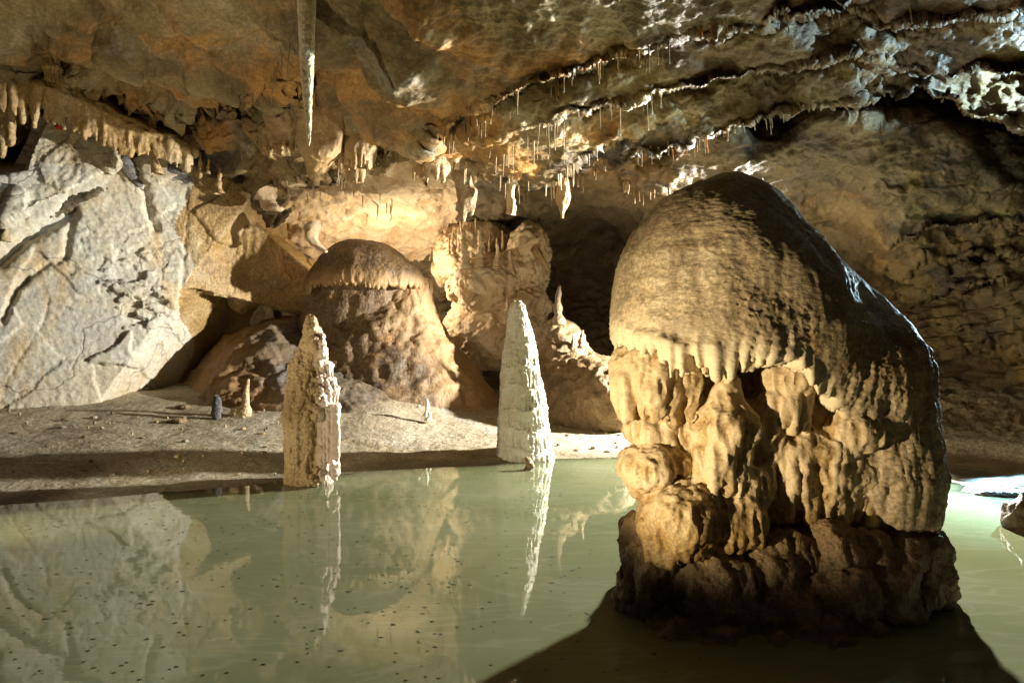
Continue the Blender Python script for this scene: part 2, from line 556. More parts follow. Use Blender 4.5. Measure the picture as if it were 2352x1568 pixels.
# ------------------------------------------------------------------ the cave shell: ceiling, left, back and right walls
CP = [(-600, -500, 4.8), (0, -500, 4.2), (1176, -500, 3.1), (2352, -500, 3.1), (2950, -500, 3.3),
      (-600, -150, 6), (0, -150, 6.4), (600, -150, 5.4), (1176, -150, 4.3), (1800, -150, 4.0), (2352, -150, 4.0), (2950, -150, 4.2),
      (-600, 0, 6.8), (0, 0, 7.8), (300, 0, 7.7), (600, 0, 6.8), (1000, 0, 5.6), (1400, 0, 5.0), (1900, 0, 4.7), (2352, 0, 4.6), (2950, 0, 4.6),
      (-600, 150, 8), (0, 130, 8.9), (120, 120, 9.8), (300, 120, 8.4), (400, 80, 7.9), (480, 170, 8.0), (620, 150, 8.0), (800, 150, 7.2), (1000, 150, 6.5), (1250, 150, 6.0), (1500, 120, 5.7),
      (1900, 100, 5.4), (2352, 100, 5.2), (2950, 100, 5.0),
      (0, 260, 10.6), (200, 260, 11.2), (330, 225, 10.8), (420, 255, 10.6), (560, 250, 9.4), (700, 270, 8.9), (900, 250, 7.9), (1100, 250, 7.1), (1400, 250, 6.9), (1700, 220, 6.5),
      (2100, 200, 6.1), (2352, 200, 5.9), (2950, 250, 5.7),
      (0, 380, 13.5), (200, 380, 13.5), (420, 350, 11.4), (560, 350, 10.6), (700, 350, 10.0), (850, 340, 9.6), (960, 345, 9.0), (1040, 350, 8.3), (1150, 360, 7.9), (1300, 360, 7.8), (1500, 340, 7.6),
      (1800, 300, 7.2), (2100, 300, 6.8), (2352, 300, 6.5), (2950, 400, 6.3),
      (560, 440, 12.2), (640, 420, 11.4), (700, 440, 11.7), (850, 440, 11.8), (1000, 430, 11.4), (1080, 440, 12.0), (1250, 470, 12.0), (1400, 450, 10.6), (1500, 440, 8.6), (1700, 420, 8.0),
      (2000, 420, 7.5), (2352, 420, 7.1), (2950, 550, 6.8),
      (560, 540, 13.6), (640, 550, 14.2), (700, 520, 13.0), (760, 545, 14.0), (900, 540, 14.7), (1050, 530, 14.4), (1200, 530, 15.5), (1400, 520, 15.5), (1550, 520, 13), (1800, 510, 9.2), (1890, 560, 12.2),
      (2050, 540, 8.1), (2200, 520, 8.2), (2352, 520, 7.9),
      (600, 680, 14.8), (900, 650, 15.5), (1050, 640, 15), (1150, 640, 15.5), (1300, 640, 16.5), (1500, 650, 16), (1900, 640, 14.5),
      (2050, 640, 10.9), (2200, 640, 9.6), (2352, 640, 8.8), (2950, 700, 7.5),
      (900, 800, 15.5), (1150, 780, 15), (1400, 780, 15.5), (1900, 780, 14), (2130, 780, 10.6), (2352, 780, 9.2),
      (600, 950, 15.5), (1176, 950, 14.8), (1400, 950, 14), (2100, 950, 11.6), (2352, 930, 9.6), (2950, 950, 8),
      (0, 600, 14), (300, 600, 14), (0, 900, 14), (300, 900, 14), (-600, 500, 10.5), (-600, 900, 10.5),
      (600, 1250, 15.5), (1176, 1250, 15), (2100, 1250, 12), (2950, 1250, 8.5), (-600, 1250, 11), (0, 1250, 14)]
CP = np.array(CP, float)
_k = 1 / 400.0


def _rbf_fit(c, v):
    X = c * _k
    n = len(X)
    A = np.zeros((n + 3, n + 3))
    A[:n, :n] = np.linalg.norm(X[:, None] - X[None], axis=2)
    A[:n, n] = 1
    A[:n, n + 1:] = X
    A[n:, :n] = A[:n, n:].T
    return np.linalg.solve(A, np.r_[v, 0, 0, 0])


_w = _rbf_fit(CP[:, :2], np.log(CP[:, 2]))


def base_depth(px, py):
    q = np.stack([px, py], 1) * _k
    X = CP[:, :2] * _k
    out = np.full(len(q), _w[len(X)]) + q @ _w[len(X) + 1:]
    for j in range(len(X)):
        out += _w[j] * np.sqrt(((q - X[j]) ** 2).sum(1) + 0.003)
    return np.exp(out)


# broken edges of the rock beds: polyline in photo units, step in metres, width, relaxation length
LIPS = [([(60, 120), (150, 160), (250, 200), (400, 240), (470, 245), (560, 215), (690, 190)], 1.3, 12, 50),
        ([(940, 330), (1060, 270), (1230, 190), (1420, 130), (1560, 95), (1750, 60), (1930, 20), (2100, -40)], 0.45, 14, 90),
        ([(980, 400), (1090, 340), (1200, 300), (1400, 240), (1640, 185), (1800, 160), (1950, 125), (2150, 172), (2400, 165)], 0.40, 10, 60),
        ([(1050, 392), (1130, 402), (1250, 432), (1330, 380), (1400, 320), (1450, 355), (1530, 345), (1680, 296), (1800, 262), (1960, 232),
          (2120, 200), (2250, 270), (2400, 300)], 0.85, 9, 90),
        ([(1900, -10), (1960, 30), (2060, 62), (2180, 40), (2400, 20)], 0.3, 8, 50),
        ([(640, 395), (720, 385), (800, 345), (900, 330), (980, 395), (1040, 420)], 0.5, 10, 60),
        ([(600, 330), (680, 360), (700, 392), (760, 380)], 0.3, 10, 40),
        ([(1900, 420), (2100, 440), (2250, 425), (2400, 440)], 0.25, 10, 60),
        ([(1420, 395), (1475, 452), (1560, 470), (1700, 480), (1800, 487), (1950, 545), (2050, 560), (2130, 525), (2250, 512), (2400, 510)], 0.8, 10, 100),
        ([(2010, 620), (2120, 600), (2230, 580), (2400, 600)], 0.4, 8, 50),
        ([(2050, 690), (2180, 665), (2290, 640), (2400, 690)], 0.45, 8, 50),
        ([(2070, 740), (2200, 760), (2290, 790), (2400, 850)], 0.4, 10, 50)]


def lip_field(px, py, pts):
    best = np.full(len(px), 1e9)
    sd = np.zeros(len(px))
    beyond = np.zeros(len(px))
    for a, b in zip(pts[:-1], pts[1:]):
        a, b = np.array(a, float), np.array(b, float)
        ab = b - a
        x, y = px - a[0], py - a[1]
        t = (x * ab[0] + y * ab[1]) / (ab @ ab)
        tc = np.clip(t, 0, 1)
        dx, dy = x - tc * ab[0], y - tc * ab[1]
        d = np.hypot(dx, dy)
        side = np.sign(-ab[1] * dx + ab[0] * dy)
        m = d < best
        sd = np.where(m, d * side, sd)
        best = np.minimum(best, d)
    a, b = np.array(pts[0], float), np.array(pts[1], float)
    u = (a - b) / np.linalg.norm(a - b)
    e1 = np.maximum(0, (px - a[0]) * u[0] + (py - a[1]) * u[1])
    a, b = np.array(pts[-1], float), np.array(pts[-2], float)
    u = (a - b) / np.linalg.norm(a - b)
    e2 = np.maximum(0, (px - a[0]) * u[0] + (py - a[1]) * u[1])
    return sd, np.exp(-(np.maximum(e1, e2) / 45) ** 2)


gx = np.r_[np.arange(-600, -30, 14), np.arange(-30, 2382, 3.0), np.arange(2382, 2960, 14)]
gy = np.r_[np.arange(-500, -30, 12), np.arange(-30, 980, 2.6), np.arange(980, 1251, 12)]
GX, GY = np.meshgrid(gx, gy)
px, py = GX.ravel(), GY.ravel()
p2 = np.stack([px / 100, py / 100, np.zeros_like(px)], 1)
wx = px + 34 * fbm(p2, 1.8, 3, 5) + 2 * fbm(p2, 9, 2, 6)
wy = py + 34 * fbm(p2, 1.8, 3, 7) + 2.5 * fbm(p2, 9, 2, 8)
dep = base_depth(px, py)
for pts, A, w, L in LIPS:
    s, fade = lip_field(wx, wy, pts)
    w = w * 0.4
    if pts[0][0] > 900:                        # the edges break off and fade along their length
        fade = fade * (0.30 + 0.70 * sstep(-.18, .16, perlin(p2 * .42 + A * 7 + len(pts), 78)))
    dep += fade * A * sstep(-w * 0.5, w * 0.5, s) * np.exp(-np.maximum(s, 0) / L)
    if pts[0][0] > 900:
        dep -= fade * (0.11 + 0.14 * perlin(p2 * .8 + A, 77)) * np.exp(-((s + 4) / 5.0) ** 2)
    dep -= fade * A * 0.15 * np.exp(-np.maximum(-s, 0) / (L * 0.6)) * (s <= 0)
SH = np.stack([(px - CX) / F * dep, dep, CH - (py - CY) / F * dep], 1)
SQ = grid_quads(len(gy), len(gx))
N0 = -normals_of(SH, SQ)                      # faces into the cave
amp = np.clip(dep / 8, 0.6, 1.5)
right = sstep(900, 1200, px + 60 * fbm(p2, 1.5, 3, 9))
# terraces along the tilted bedding
nb = np.array([-0.22, 0.10, 0.97])
bed = SH @ nb
t = bed / 0.20 + 1.1 * fbm(SH, 0.6, 3, 3) + 0.12 * fbm(SH, 4, 3, 4)
fr = t - np.floor(t)
ter = (sstep(0.30, 0.62, fr) - fr) * 0.20
t2 = bed / 0.075 + 1.3 * fbm(SH, 1.6, 5, 13)
fr2 = t2 - np.floor(t2)
ter2 = (sstep(0.25, 0.7, fr2) - fr2) * 0.075
disp = amp * (0.16 * fbm(SH, 0.8, 4, 21) + (0.075 - .03 * right) * fbm(SH, 2.6, 4, 22, ridged=True))
d1, d2, r1 = worley(SH + 0.12 * np.stack([fbm(SH, 3, 3, 41), fbm(SH, 3, 3, 42), fbm(SH, 3, 3, 43)], 1), 2.3, 2)
bul = worley(SH + 0.3 * np.stack([fbm(SH, 1, 2, 44), fbm(SH, 1, 2, 45), fbm(SH, 1, 2, 46)], 1), 0.95, 6)[0]
alw = sstep(620, 700, px) * sstep(1090, 1020, px) * sstep(370, 430, py) * sstep(640, 590, py)
disp *= 1 - .2 * alw
disp += (1 - right) * (1 - .85 * alw) * (0.20 * (0.5 - d1) + 0.80 * (0.5 - bul ** 1.4))
disp += right * 0.03 * fbm(SH * np.array([1, 1, 2.0]), 6, 3, 23) + right * 0.05 * sstep(-.1, .4, fbm(SH, 1.0, 2, 47)) * fbm(SH * np.array([1, 1, 2.0]), 7, 4, 23, ridged=True) * .35
disp += (0.010 - .004 * right) * fbm(SH, 16, 3, 24, ridged=True) + 0.02 * fbm(SH, 9, 3, 25)
# pockmarked, honeycombed lower right wall
pock = sstep(1980, 2150, px) * sstep(600, 760, py)
e1, e2, _r = worley(SH * np.array([1, 1, 1.5]) + .22 * np.stack([fbm(SH, 3, 3, 48), fbm(SH, 3, 3, 49), fbm(SH, 3, 3, 50)], 1), 3.6, 9)
disp += sstep(1980, 2150, px) * sstep(540, 640, py) * (.20 * fbm(SH * np.array([.7, .7, 3.2]), 1.1, 4, 56) + .08 * fbm(SH * np.array([.6, .6, 2.6]), 3.4, 5, 57, ridged=True))
disp -= pock * 0.12 * np.clip(0.42 - e1, 0, 1)
SHD = SH + N0 * disp[:, None] + (nb * (right * ter * (0.25 + 0.22 * sstep(560, 640, py)) + (0.12 + 0.15 * right + .5 * alw) * ter2)[:, None])
dfin = SHD[:, 1]
SPX = CX + F * SHD[:, 0] / dfin
SPY = CY - F * (SHD[:, 2] - CH) / dfin
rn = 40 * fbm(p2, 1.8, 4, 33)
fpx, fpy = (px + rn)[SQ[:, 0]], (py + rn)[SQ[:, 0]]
alc = (fpx > 655) & (fpx < 1050) & (fpy > 400 - (fpx - 655) * 0.12) & (fpy < 590)  # alcove roof, gets the lamplit peach colour
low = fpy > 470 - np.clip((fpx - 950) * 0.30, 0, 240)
isr = (fpx > 1985) & (fpy > 565)
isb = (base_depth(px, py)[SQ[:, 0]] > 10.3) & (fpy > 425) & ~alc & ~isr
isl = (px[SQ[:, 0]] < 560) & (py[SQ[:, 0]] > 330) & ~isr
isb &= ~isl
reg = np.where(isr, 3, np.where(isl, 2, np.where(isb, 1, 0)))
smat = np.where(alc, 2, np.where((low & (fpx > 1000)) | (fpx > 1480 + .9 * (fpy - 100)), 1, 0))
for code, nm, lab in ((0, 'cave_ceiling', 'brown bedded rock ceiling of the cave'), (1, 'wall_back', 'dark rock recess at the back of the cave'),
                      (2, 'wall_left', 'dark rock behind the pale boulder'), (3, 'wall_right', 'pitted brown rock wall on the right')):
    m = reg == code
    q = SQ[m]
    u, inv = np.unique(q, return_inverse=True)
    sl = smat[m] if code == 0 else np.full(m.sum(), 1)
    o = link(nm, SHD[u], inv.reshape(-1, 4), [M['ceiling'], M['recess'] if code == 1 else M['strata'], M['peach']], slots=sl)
    tag(o, lab, kind='structure')


def root(px, py, back=0.0):
    """the shell point seen at a photo position"""
    i = np.argmin((SPX - px) ** 2 + (SPY - py) ** 2 + 0.5 * np.maximum(dfin - 30, 0))
    return SHD[i].copy()


# ------------------------------------------------------------------ bank, lake bed, water
SHORE = np.array([(-14, 3.5), (-7.5, 5.2), (-4.69, 6.26), (-3.8, 6.6), (-2.75, 7.1), (-1.97, 7.75), (-0.14, 8.37), (0.52, 8.68), (1.49, 8.84), (3.0, 8.4),
                  (4.25, 7.75), (4.62, 7.44), (4.72, 7.1), (4.45, 6.85), (4.9, 6.5), (5.6, 5.4), (7.5, 3.0), (9, -2)])


def shore_sd(X, Y):
    """distance to the waterline, positive on land"""
    best = np.full(X.shape, 1e9)
    poly = np.r_[SHORE, [(9, -30), (-14, -30)]]
    inside = np.zeros(X.shape, bool)
    for i, (a, b) in enumerate(zip(poly, np.roll(poly, -1, 0))):
        if i < len(SHORE) - 1:
            ab = b - a
            x, y = X - a[0], Y - a[1]
            tt = np.clip((x * ab[0] + y * ab[1]) / (ab @ ab), 0, 1)
            best = np.minimum(best, np.hypot(x - tt * ab[0], y - tt * ab[1]))
        if a[1] != b[1]:
            cr = ((a[1] > Y) != (b[1] > Y)) & (X < (b[0] - a[0]) * (Y - a[1]) / (b[1] - a[1]) + a[0])
            inside ^= cr
    return np.where(inside, -best, best)


def ground_h(X, Y):
    p = np.stack([X, Y, np.zeros_like(X)], 1)
    s = shore_sd(X, Y) + 0.10 * fbm(p, 1.1, 4, 51)
    land = np.where(X < -1.5, 0.135, 0.075)
    bl = sstep(-2.2, -0.8, X)
    slope = 0.135 * (1 - bl) + 0.085 * bl
    z = np.where(s > 0, slope * s, -0.55 * (1 - np.exp(s / 0.9)))
    z = np.minimum(z, 0.62 + 0.03 * s)
    rb = sstep(3.4, 4.2, X)                              # right: flat white shelf, undercut ledge, rubble slope
    zr = np.where(s > 0, 0.03 * s + 0.20 * sstep(1.6, 1.7, s + 0.12 * fbm(p, 2, 3, 61)) + np.maximum(0, s - 1.7) * 0.25, z)
    z = z * (1 - rb) + zr * rb
    z = z + 0.2 * np.exp(-((X + 2.1) / 2.1) ** 2 - ((Y - 11.6) / 1.5) ** 2) * (s > 0)
    onl = sstep(-0.1, 0.4, s)
    z += onl * (0.07 * fbm(p, 0.7, 3, 52) + 0.03 * fbm(p, 2.6, 4, 53)) + 0.012 * fbm(p, 9, 3, 54) * onl
    z += rb * sstep(1.7, 2.1, s) * 0.10 * np.maximum(0, fbm(p, 4, 4, 55, ridged=True))
    return z, s


xs = np.arange(-9.5, 8.5, 0.03)
ys = np.r_[np.arange(0.2, 4, 0.15), np.arange(4, 14.5, 0.03)]
XX, YY = np.meshgrid(xs, ys)
zz, ss = ground_h(XX.ravel(), YY.ravel())
GV = np.stack([XX.ravel(), YY.ravel(), zz], 1)
GQ = grid_quads(len(ys), len(xs))
tag(link('cave_floor', GV, GQ, M['bank']), 'muddy grey brown bank and bed of the pool', kind='structure')

wm = bpy.data.materials.new('green_pool_water')
wm.use_nodes = True
nt = wm.node_tree
N, L = nt.nodes, nt.links
for n in list(N):
    N.remove(n)
out = N.new('ShaderNodeOutputMaterial')
geo = N.new('ShaderNodeNewGeometry')
nz = N.new('ShaderNodeTexNoise')
nz.inputs['Scale'].default_value = 0.7
nz.inputs['Detail'].default_value = 4
L.new(geo.outputs['Position'], nz.inputs['Vector'])
rm = N.new('ShaderNodeValToRGB')
ramp_set(rm, [(0.35, (0.155, 0.175, 0.085)), (0.65, (0.215, 0.235, 0.135))])
L.new(nz.outputs['Fac'], rm.inputs[0])
sw = N.new('ShaderNodeTexNoise')
sw.inputs['Scale'].default_value = 0.8
sw.inputs['Detail'].default_value = 5
sw.inputs['Roughness'].default_value = 0.45
sw.inputs['Distortion'].default_value = 3.5
smp = N.new('ShaderNodeMapping')
smp.inputs['Scale'].default_value = (0.6, 2.4, 1)
L.new(geo.outputs['Position'], smp.inputs['Vector'])
L.new(smp.outputs[0], sw.inputs['Vector'])
sr = N.new('ShaderNodeValToRGB')
ramp_set(sr, [(0.47, (0, 0, 0)), (0.5, (1, 1, 1)), (0.53, (0, 0, 0))])
L.new(sw.outputs['Fac'], sr.inputs[0])
sf = N.new('ShaderNodeMath')
sf.operation = 'MULTIPLY'
sf.inputs[1].default_value = 0.13
L.new(sr.outputs[0], sf.inputs[0])
sm = N.new('ShaderNodeMix')
sm.data_type = 'RGBA'
L.new(sf.outputs[0], sm.inputs[0])
L.new(rm.outputs[0], sm.inputs[6])
sm.inputs[7].default_value = (0.42, 0.44, 0.36, 1)
dif = N.new('ShaderNodeBsdfDiffuse')
L.new(sm.outputs[2], dif.inputs['Color'])
tr = N.new('ShaderNodeBsdfTransparent')
tr.inputs['Color'].default_value = (0.75, 0.85, 0.6, 1)
mx = N.new('ShaderNodeMixShader')
wat = N.new('ShaderNodeAttribute')
wat.attribute_name = 'shallow'
L.new(wat.outputs['Fac'], mx.inputs[0])
L.new(dif.outputs[0], mx.inputs[1])
L.new(tr.outputs[0], mx.inputs[2])
gl = N.new('ShaderNodeBsdfGlossy')
gl.inputs['Roughness'].default_value = 0.012
fz = N.new('ShaderNodeFresnel')
fz.inputs['IOR'].default_value = 1.36
rip = N.new('ShaderNodeTexNoise')
rip.inputs['Scale'].default_value = 5
rip.inputs['Detail'].default_value = 3
rip.inputs['Distortion'].default_value = 1.5
L.new(geo.outputs['Position'], rip.inputs['Vector'])
bp = N.new('ShaderNodeBump')
bp.inputs['Strength'].default_value = 0.02
bp.inputs['Distance'].default_value = 0.02
L.new(rip.outputs['Fac'], bp.inputs['Height'])
L.new(bp.outputs[0], gl.inputs['Normal'])
L.new(bp.outputs[0], fz.inputs['Normal'])
m2 = N.new('ShaderNodeMixShader')
L.new(fz.outputs[0], m2.inputs[0])
L.new(mx.outputs[0], m2.inputs[1])
L.new(gl.outputs[0], m2.inputs[2])
L.new(m2.outputs[0], out.inputs['Surface'])
wxs, wys = np.linspace(-9.5, 8.5, 260), np.linspace(0.2, 9.6, 160)
WX, WY = np.meshgrid(wxs, wys)
wdep = -ground_h(WX.ravel(), WY.ravel())[0]                       # clearer where it is shallow
wo = link('water', np.stack([WX.ravel(), WY.ravel(), np.zeros(WX.size)], 1), grid_quads(160, 260), wm)
at = wo.data.attributes.new('shallow', 'FLOAT', 'POINT')
at.data.foreach_set('value', (0.10 + 0.75 * np.exp(-np.maximum(wdep, 0) / 0.11)).astype(np.float32))
tag(wo, 'still green pool', kind='structure')


# ------------------------------------------------------------------ the giant mushroom-shaped stalagmite
rng = random.Random(7)


class Sculpt(Field):
    """a field addressed by photo position and depth"""

    def E(s, px, py, rx, rz, d, ry, k=0.05):
        q = d / F
        s.ell(P(px, py, d), (rx * q, ry, rz * q), k)

    def K(s, x1, y1, d1, r1, x2, y2, d2, r2, k=0.03):
        s.cone(P(x1, y1, d1), r1 * d1 / F, P(x2, y2, d2), r2 * d2 / F, k)

    def drips(s, px, py, rx, d, ry, n, l0, l1, r=16, k=0.03, arc=2.4, tilt=0.0):
        if r >= 11:
            n, r = int(n * 1.7), r * 0.72
        """tapered drip tongues hanging round the front lower edge of a bulge"""
        for i in range(n):
            a = -arc / 2 + arc * (i + rng.uniform(0.15, 0.85)) / n
            x = px + rx * math.sin(a)
            dd = d - ry * math.cos(a) * 0.92
            ln = rng.uniform(l0, l1)
            rr = r * rng.uniform(0.75, 1.3)
            y0 = py - ln * 0.5 + tilt * (x - px)
            s.K(x, y0, dd + 0.03, rr, x + rng.uniform(-5, 5), y0 + ln, dd + 0.015, rr * 0.30, k)


GB = P(1790, 1440, 4.15)
GB[2] = 0.0
giant = empty('giant_stalagmite', GB, 'huge mushroom shaped brown stalagmite with a smooth domed cap standing in the pool', 'stalagmite')

# --- cap and the long smooth skirt on its right
cap = Sculpt((0.45, 3.2, 0.3), (2.75, 5.2, 2.65), 0.0115)
CC, CR = P(1652, 765, 4.12), (250 * 4.12 / F, 0.66, 325 * 4.12 / F)
cap.ell(CC, CR, 0.05)
cap.E(1622, 640, 188, 210, 4.15, 0.55, 0.12)
cap.E(1680, 545, 95, 142, 4.2, 0.40, 0.12)
cap.K(1715, 570, 4.18, 112, 1890, 850, 4.24, 208, 0.14)
cap.E(1790, 770, 160, 215, 4.14, 0.60, 0.16)
cap.E(1888, 985, 226, 296, 4.35, 0.56, 0.12)
cap.E(1965, 1095, 160, 215, 4.34, 0.56, 0.15)
cap.K(2050, 1010, 4.3, 48, 2082, 1215, 4.3, 55, 0.10)
cap.K(1955, 780, 4.2, 66, 2045, 1190, 4.04, 82, 0.12)
RIMX = np.array([1380, 1405, 1450, 1520, 1560, 1600, 1640, 1665, 1700, 1760, 1800, 1850, 1880, 1920, 1970, 1995, 2020, 2060, 2120, 2200])
RIMY = np.array([768, 775, 792, 812, 832, 826, 846, 850, 836, 830, 824, 830, 900, 928, 1030, 1120, 1180, 1206, 1212, 1216])


def cap_cut(X, Y, Z):
    pxx = CX + F * X / Y
    ang = np.arctan2(X - CC[0], CC[1] - Y)
    u = ang * 8.5 + 0.8 * np.sin(ang * 5.3 + 1) + 0.5 * np.sin(ang * 13.7)
    tooth = np.abs(u - np.floor(u) - 0.5) * 2
    u2 = ang * 3.1 + 0.7 * np.sin(ang * 4.1 + 2)
    big = np.abs(u2 - np.floor(u2) - 0.5) * 2
    rim = np.interp(pxx, RIMX, RIMY)
    mask = np.clip((2010 - pxx) / 60, 0.12, 1)
    rim = rim + mask * (26 * (tooth - 0.45) + 26 * (big ** 2 - 0.35))
    zr = CH - (rim - CY) / F * Y
    return (zr - Z) * 0.8


cap.clip_to(cap_cut)
# hollow under the rim
hc, hr = P(1690, 850, 4.22), np.array([230 * 4.15 / F, 0.55, 200 * 4.15 / F])


def hollow(X, Y, Z):
    k0 = np.sqrt(((X - hc[0]) / hr[0]) ** 2 + ((Y - hc[1]) / hr[1]) ** 2 + ((Z - hc[2]) / hr[2]) ** 2)
    return (1 - k0) * 0.4


cap.clip_to(hollow)
# thick drip tongues hung from the rim
for (x, y, ln, r) in [(1545, 790, 75, 17), (1568, 800, 62, 14), (1640, 800, 62, 24), (1655, 815, 52, 18), (1715, 800, 50, 15), (1700, 780, 72, 12), (1748, 795, 40, 11),
                      (1790, 795, 40, 12), (1812, 800, 30, 12), (1838, 800, 30, 13), (1480, 770, 38, 12), (1500, 775, 40, 13), (1524, 785, 42, 12), (1450, 760, 38, 11),
                      (1432, 752, 30, 10), (1862, 830, 75, 15), (1884, 860, 60, 15), (1600, 795, 45, 13), (1906, 885, 40, 12), (1950, 890, 36, 10), (1928, 890, 34, 10),
                      (1415, 745, 30, 9), (1775, 800, 34, 9), (1468, 768, 30, 9), (1685, 800, 50, 10), (1730, 790, 60, 10)]:
    p_ = P(x, y, 4.0)
    xx = p_[0] - CC[0]
    dd = CC[1] - CR[1] * math.sqrt(max(0.02, 1 - (xx / CR[0]) ** 2)) * 0.97
    if x > 1850:
        dd = 4.24 - 0.55 * math.sqrt(max(0.02, 1 - ((x - 1890) / 230) ** 2))
    cap.K(x, y, dd + 0.035, r * 0.9, x + rng.uniform(-4, 6), y + ln, dd + 0.02, r * 0.32, 0.035)
for x in range(1900, 2130, 13):                            # ragged drips under the long right flank
    yr = float(np.interp(x, RIMX, RIMY))
    if yr < 1195:
        a_ = ((x - 1965) / 165.0)
        dd = 4.34 - 0.56 * math.sqrt(max(0.05, 1 - a_ * a_)) * math.sqrt(max(.1, 1 - ((yr - 1095) / 240) ** 2))
        cap.K(x, yr - 60, dd + .05, 13, x + rng.uniform(-5, 3), yr + rng.uniform(15, 60), dd + .04, 4, .035)
    else:
        cap.K(x, yr - 50, 3.98 + (x - 2040) * .0012, 14, x + rng.uniform(-4, 4), yr + rng.uniform(5, 26), 3.98 + (x - 2040) * .0012, 5, .04)
V, Q = cap.mesh()
V = relax(V, Q, 1, 0.5)
cpx, cpy = CX + F * V[:, 0] / V[:, 1], CY - F * (V[:, 2] - CH) / V[:, 1]
rimv = np.interp(cpx, RIMX, RIMY)
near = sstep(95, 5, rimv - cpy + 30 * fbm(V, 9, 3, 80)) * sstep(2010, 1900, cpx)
ang = np.arctan2(V[:, 0] - CC[0], CC[1] - V[:, 1])
N_ = normals_of(V, Q)
flute = np.sin(ang * 55 + 3.0 * fbm(V * np.array([1, 1, .3]), 5, 3, 81)) * 0.007 * near
flute += 0.024 * fbm(V * np.array([1, 1, .16]) + .03 * fbm(V, 4, 2, 79)[:, None], 10, 3, 85, ridged=True) * sstep(1900, 1980, cpx) * sstep(700, 900, cpy)
V = V + N_ * flute[:, None]
amp_ = (0.25 + 1.5 * sstep(-.35, .45, fbm(V, 2.2, 3, 86)))
N_ = normals_of(V, Q)
rip = 0.008 * fbm(V * np.array([1, 1, 2.6]), 20, 3, 87) + 0.004 * fbm(V * np.array([1, 1, 2.4]), 42, 2, 88, ridged=True)
bands = 0.010 * np.sin((V[:, 2] + .10 * fbm(V, 1.5, 3, 89)) * 48) * sstep(0, .4, fbm(V, 1.2, 2, 84))
chan = 0.020 * fbm(V * np.array([1, 1, .16]) + .05 * fbm(V, 3, 2, 83)[:, None], 6, 3, 91)
V = V + N_ * (rip * amp_ + .5 * bands + chan)[:, None]
V = roughen(V, Q, [(0.05, 1.6, 3, False, 1), (0.014, 5, 3, False, 1)], 82)
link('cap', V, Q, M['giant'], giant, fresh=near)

# --- the hollowed body with its hanging lobes
body = Sculpt((0.45, 3.15, 0.3), (2.75, 5.1, 1.6), 0.0115)
body.E(1760, 1040, 275, 250, 4.30, 0.54)
body.E(1640, 1060, 150, 150, 3.98, 0.26, .1)
body.E(1620, 960, 130, 60, 3.98, 0.2, .08)
body.E(1820, 1080, 130, 110, 3.98, 0.24, .1)
body.E(1700, 900, 230, 120, 4.50, 0.48)
body.E(1870, 1140, 265, 110, 4.5, 0.5, 0.08)
V0 = body
body.E(1500, 868, 88, 78, 3.92, 0.26)                     # left lobe, two bulges
body.E(1462, 850, 56, 62, 3.98, 0.2)
body.E(1562, 890, 40, 66, 3.86, 0.16)
body.drips(1500, 920, 85, 3.92, 0.24, 6, 50, 95, 20)
body.K(1545, 900, 3.72, 26, 1552, 968, 3.74, 9)
body.K(1582, 880, 3.74, 22, 1584, 955, 3.76, 9)
body.K(1500, 900, 3.70, 26, 1505, 945, 3.72, 14)
body.K(1608, 830, 4.0, 24, 1615, 940, 3.95, 12)           # curtain behind
body.K(1634, 835, 4.02, 18, 1640, 900, 3.98, 10)
body.K(1664, 872, 3.74, 16, 1668, 985, 3.70, 58, 0.04)    # the nose
body.K(1668, 985, 3.72, 62, 1652, 1110, 3.76, 50, 0.05)
body.drips(1660, 1080, 58, 3.74, 0.16, 5, 60, 110, 18)
body.K(1640, 1040, 3.66, 18, 1628, 1150, 3.72, 10)
body.K(1708, 900, 4.0, 13, 1718, 940, 3.98, 8, 0.01)      # small broken finger
body.E(1800, 868, 56, 46, 3.84, 0.20)                     # bell lobe
body.K(1800, 880, 3.82, 58, 1798, 940, 3.82, 52, 0.03)
body.drips(1800, 950, 50, 3.82, 0.17, 6, 45, 80, 15)
body.E(1880, 905, 34, 44, 3.95, 0.14)
body.drips(1880, 930, 28, 3.95, 0.12, 3, 20, 40, 9)
body.E(1735, 985, 52, 70, 3.86, 0.16)
body.E(1490, 985, 50, 42, 3.95, 0.18)                     # second tier on the left
body.drips(1545, 1000, 80, 3.95, 0.2, 7, 50, 80, 18)
body.E(1590, 990, 50, 40, 3.9, 0.16)
body.E(1935, 985, 82, 58, 3.92, 0.24)                     # overhang on the right
body.drips(1935, 1020, 75, 3.98, 0.2, 6, 25, 55, 12)
body.E(1840, 1020, 120, 40, 3.98, 0.28)
body.E(1920, 1100, 100, 110, 4.22, 0.28, 0.1)
body.E(1490, 1070, 62, 48, 3.86, 0.22, 0.05)
body.E(1540, 1060, 50, 30, 3.88, 0.2, 0.05)              # loose looking knob
body.K(1488, 1078, 3.85, 46, 1475, 1125, 3.85, 22)
body.E(1545, 1085, 60, 55, 3.95, 0.2)
body.E(1690, 1110, 80, 60, 3.82, 0.18)
body.E(1575, 1190, 98, 92, 3.78, 0.25)                    # big lower left lobe
body.K(1565, 1200, 3.66, 75, 1540, 1275, 3.68, 32)
body.drips(1580, 1250, 95, 3.78, 0.25, 7, 50, 100, 22)
body.K(1690, 1130, 3.72, 40, 1715, 1215, 3.68, 34)
body.K(1715, 1215, 3.70, 36, 1748, 1270, 3.72, 10)
body.E(1680, 1190, 70, 70, 3.76, 0.18)
body.drips(1690, 1225, 60, 3.78, 0.18, 4, 50, 80, 18)
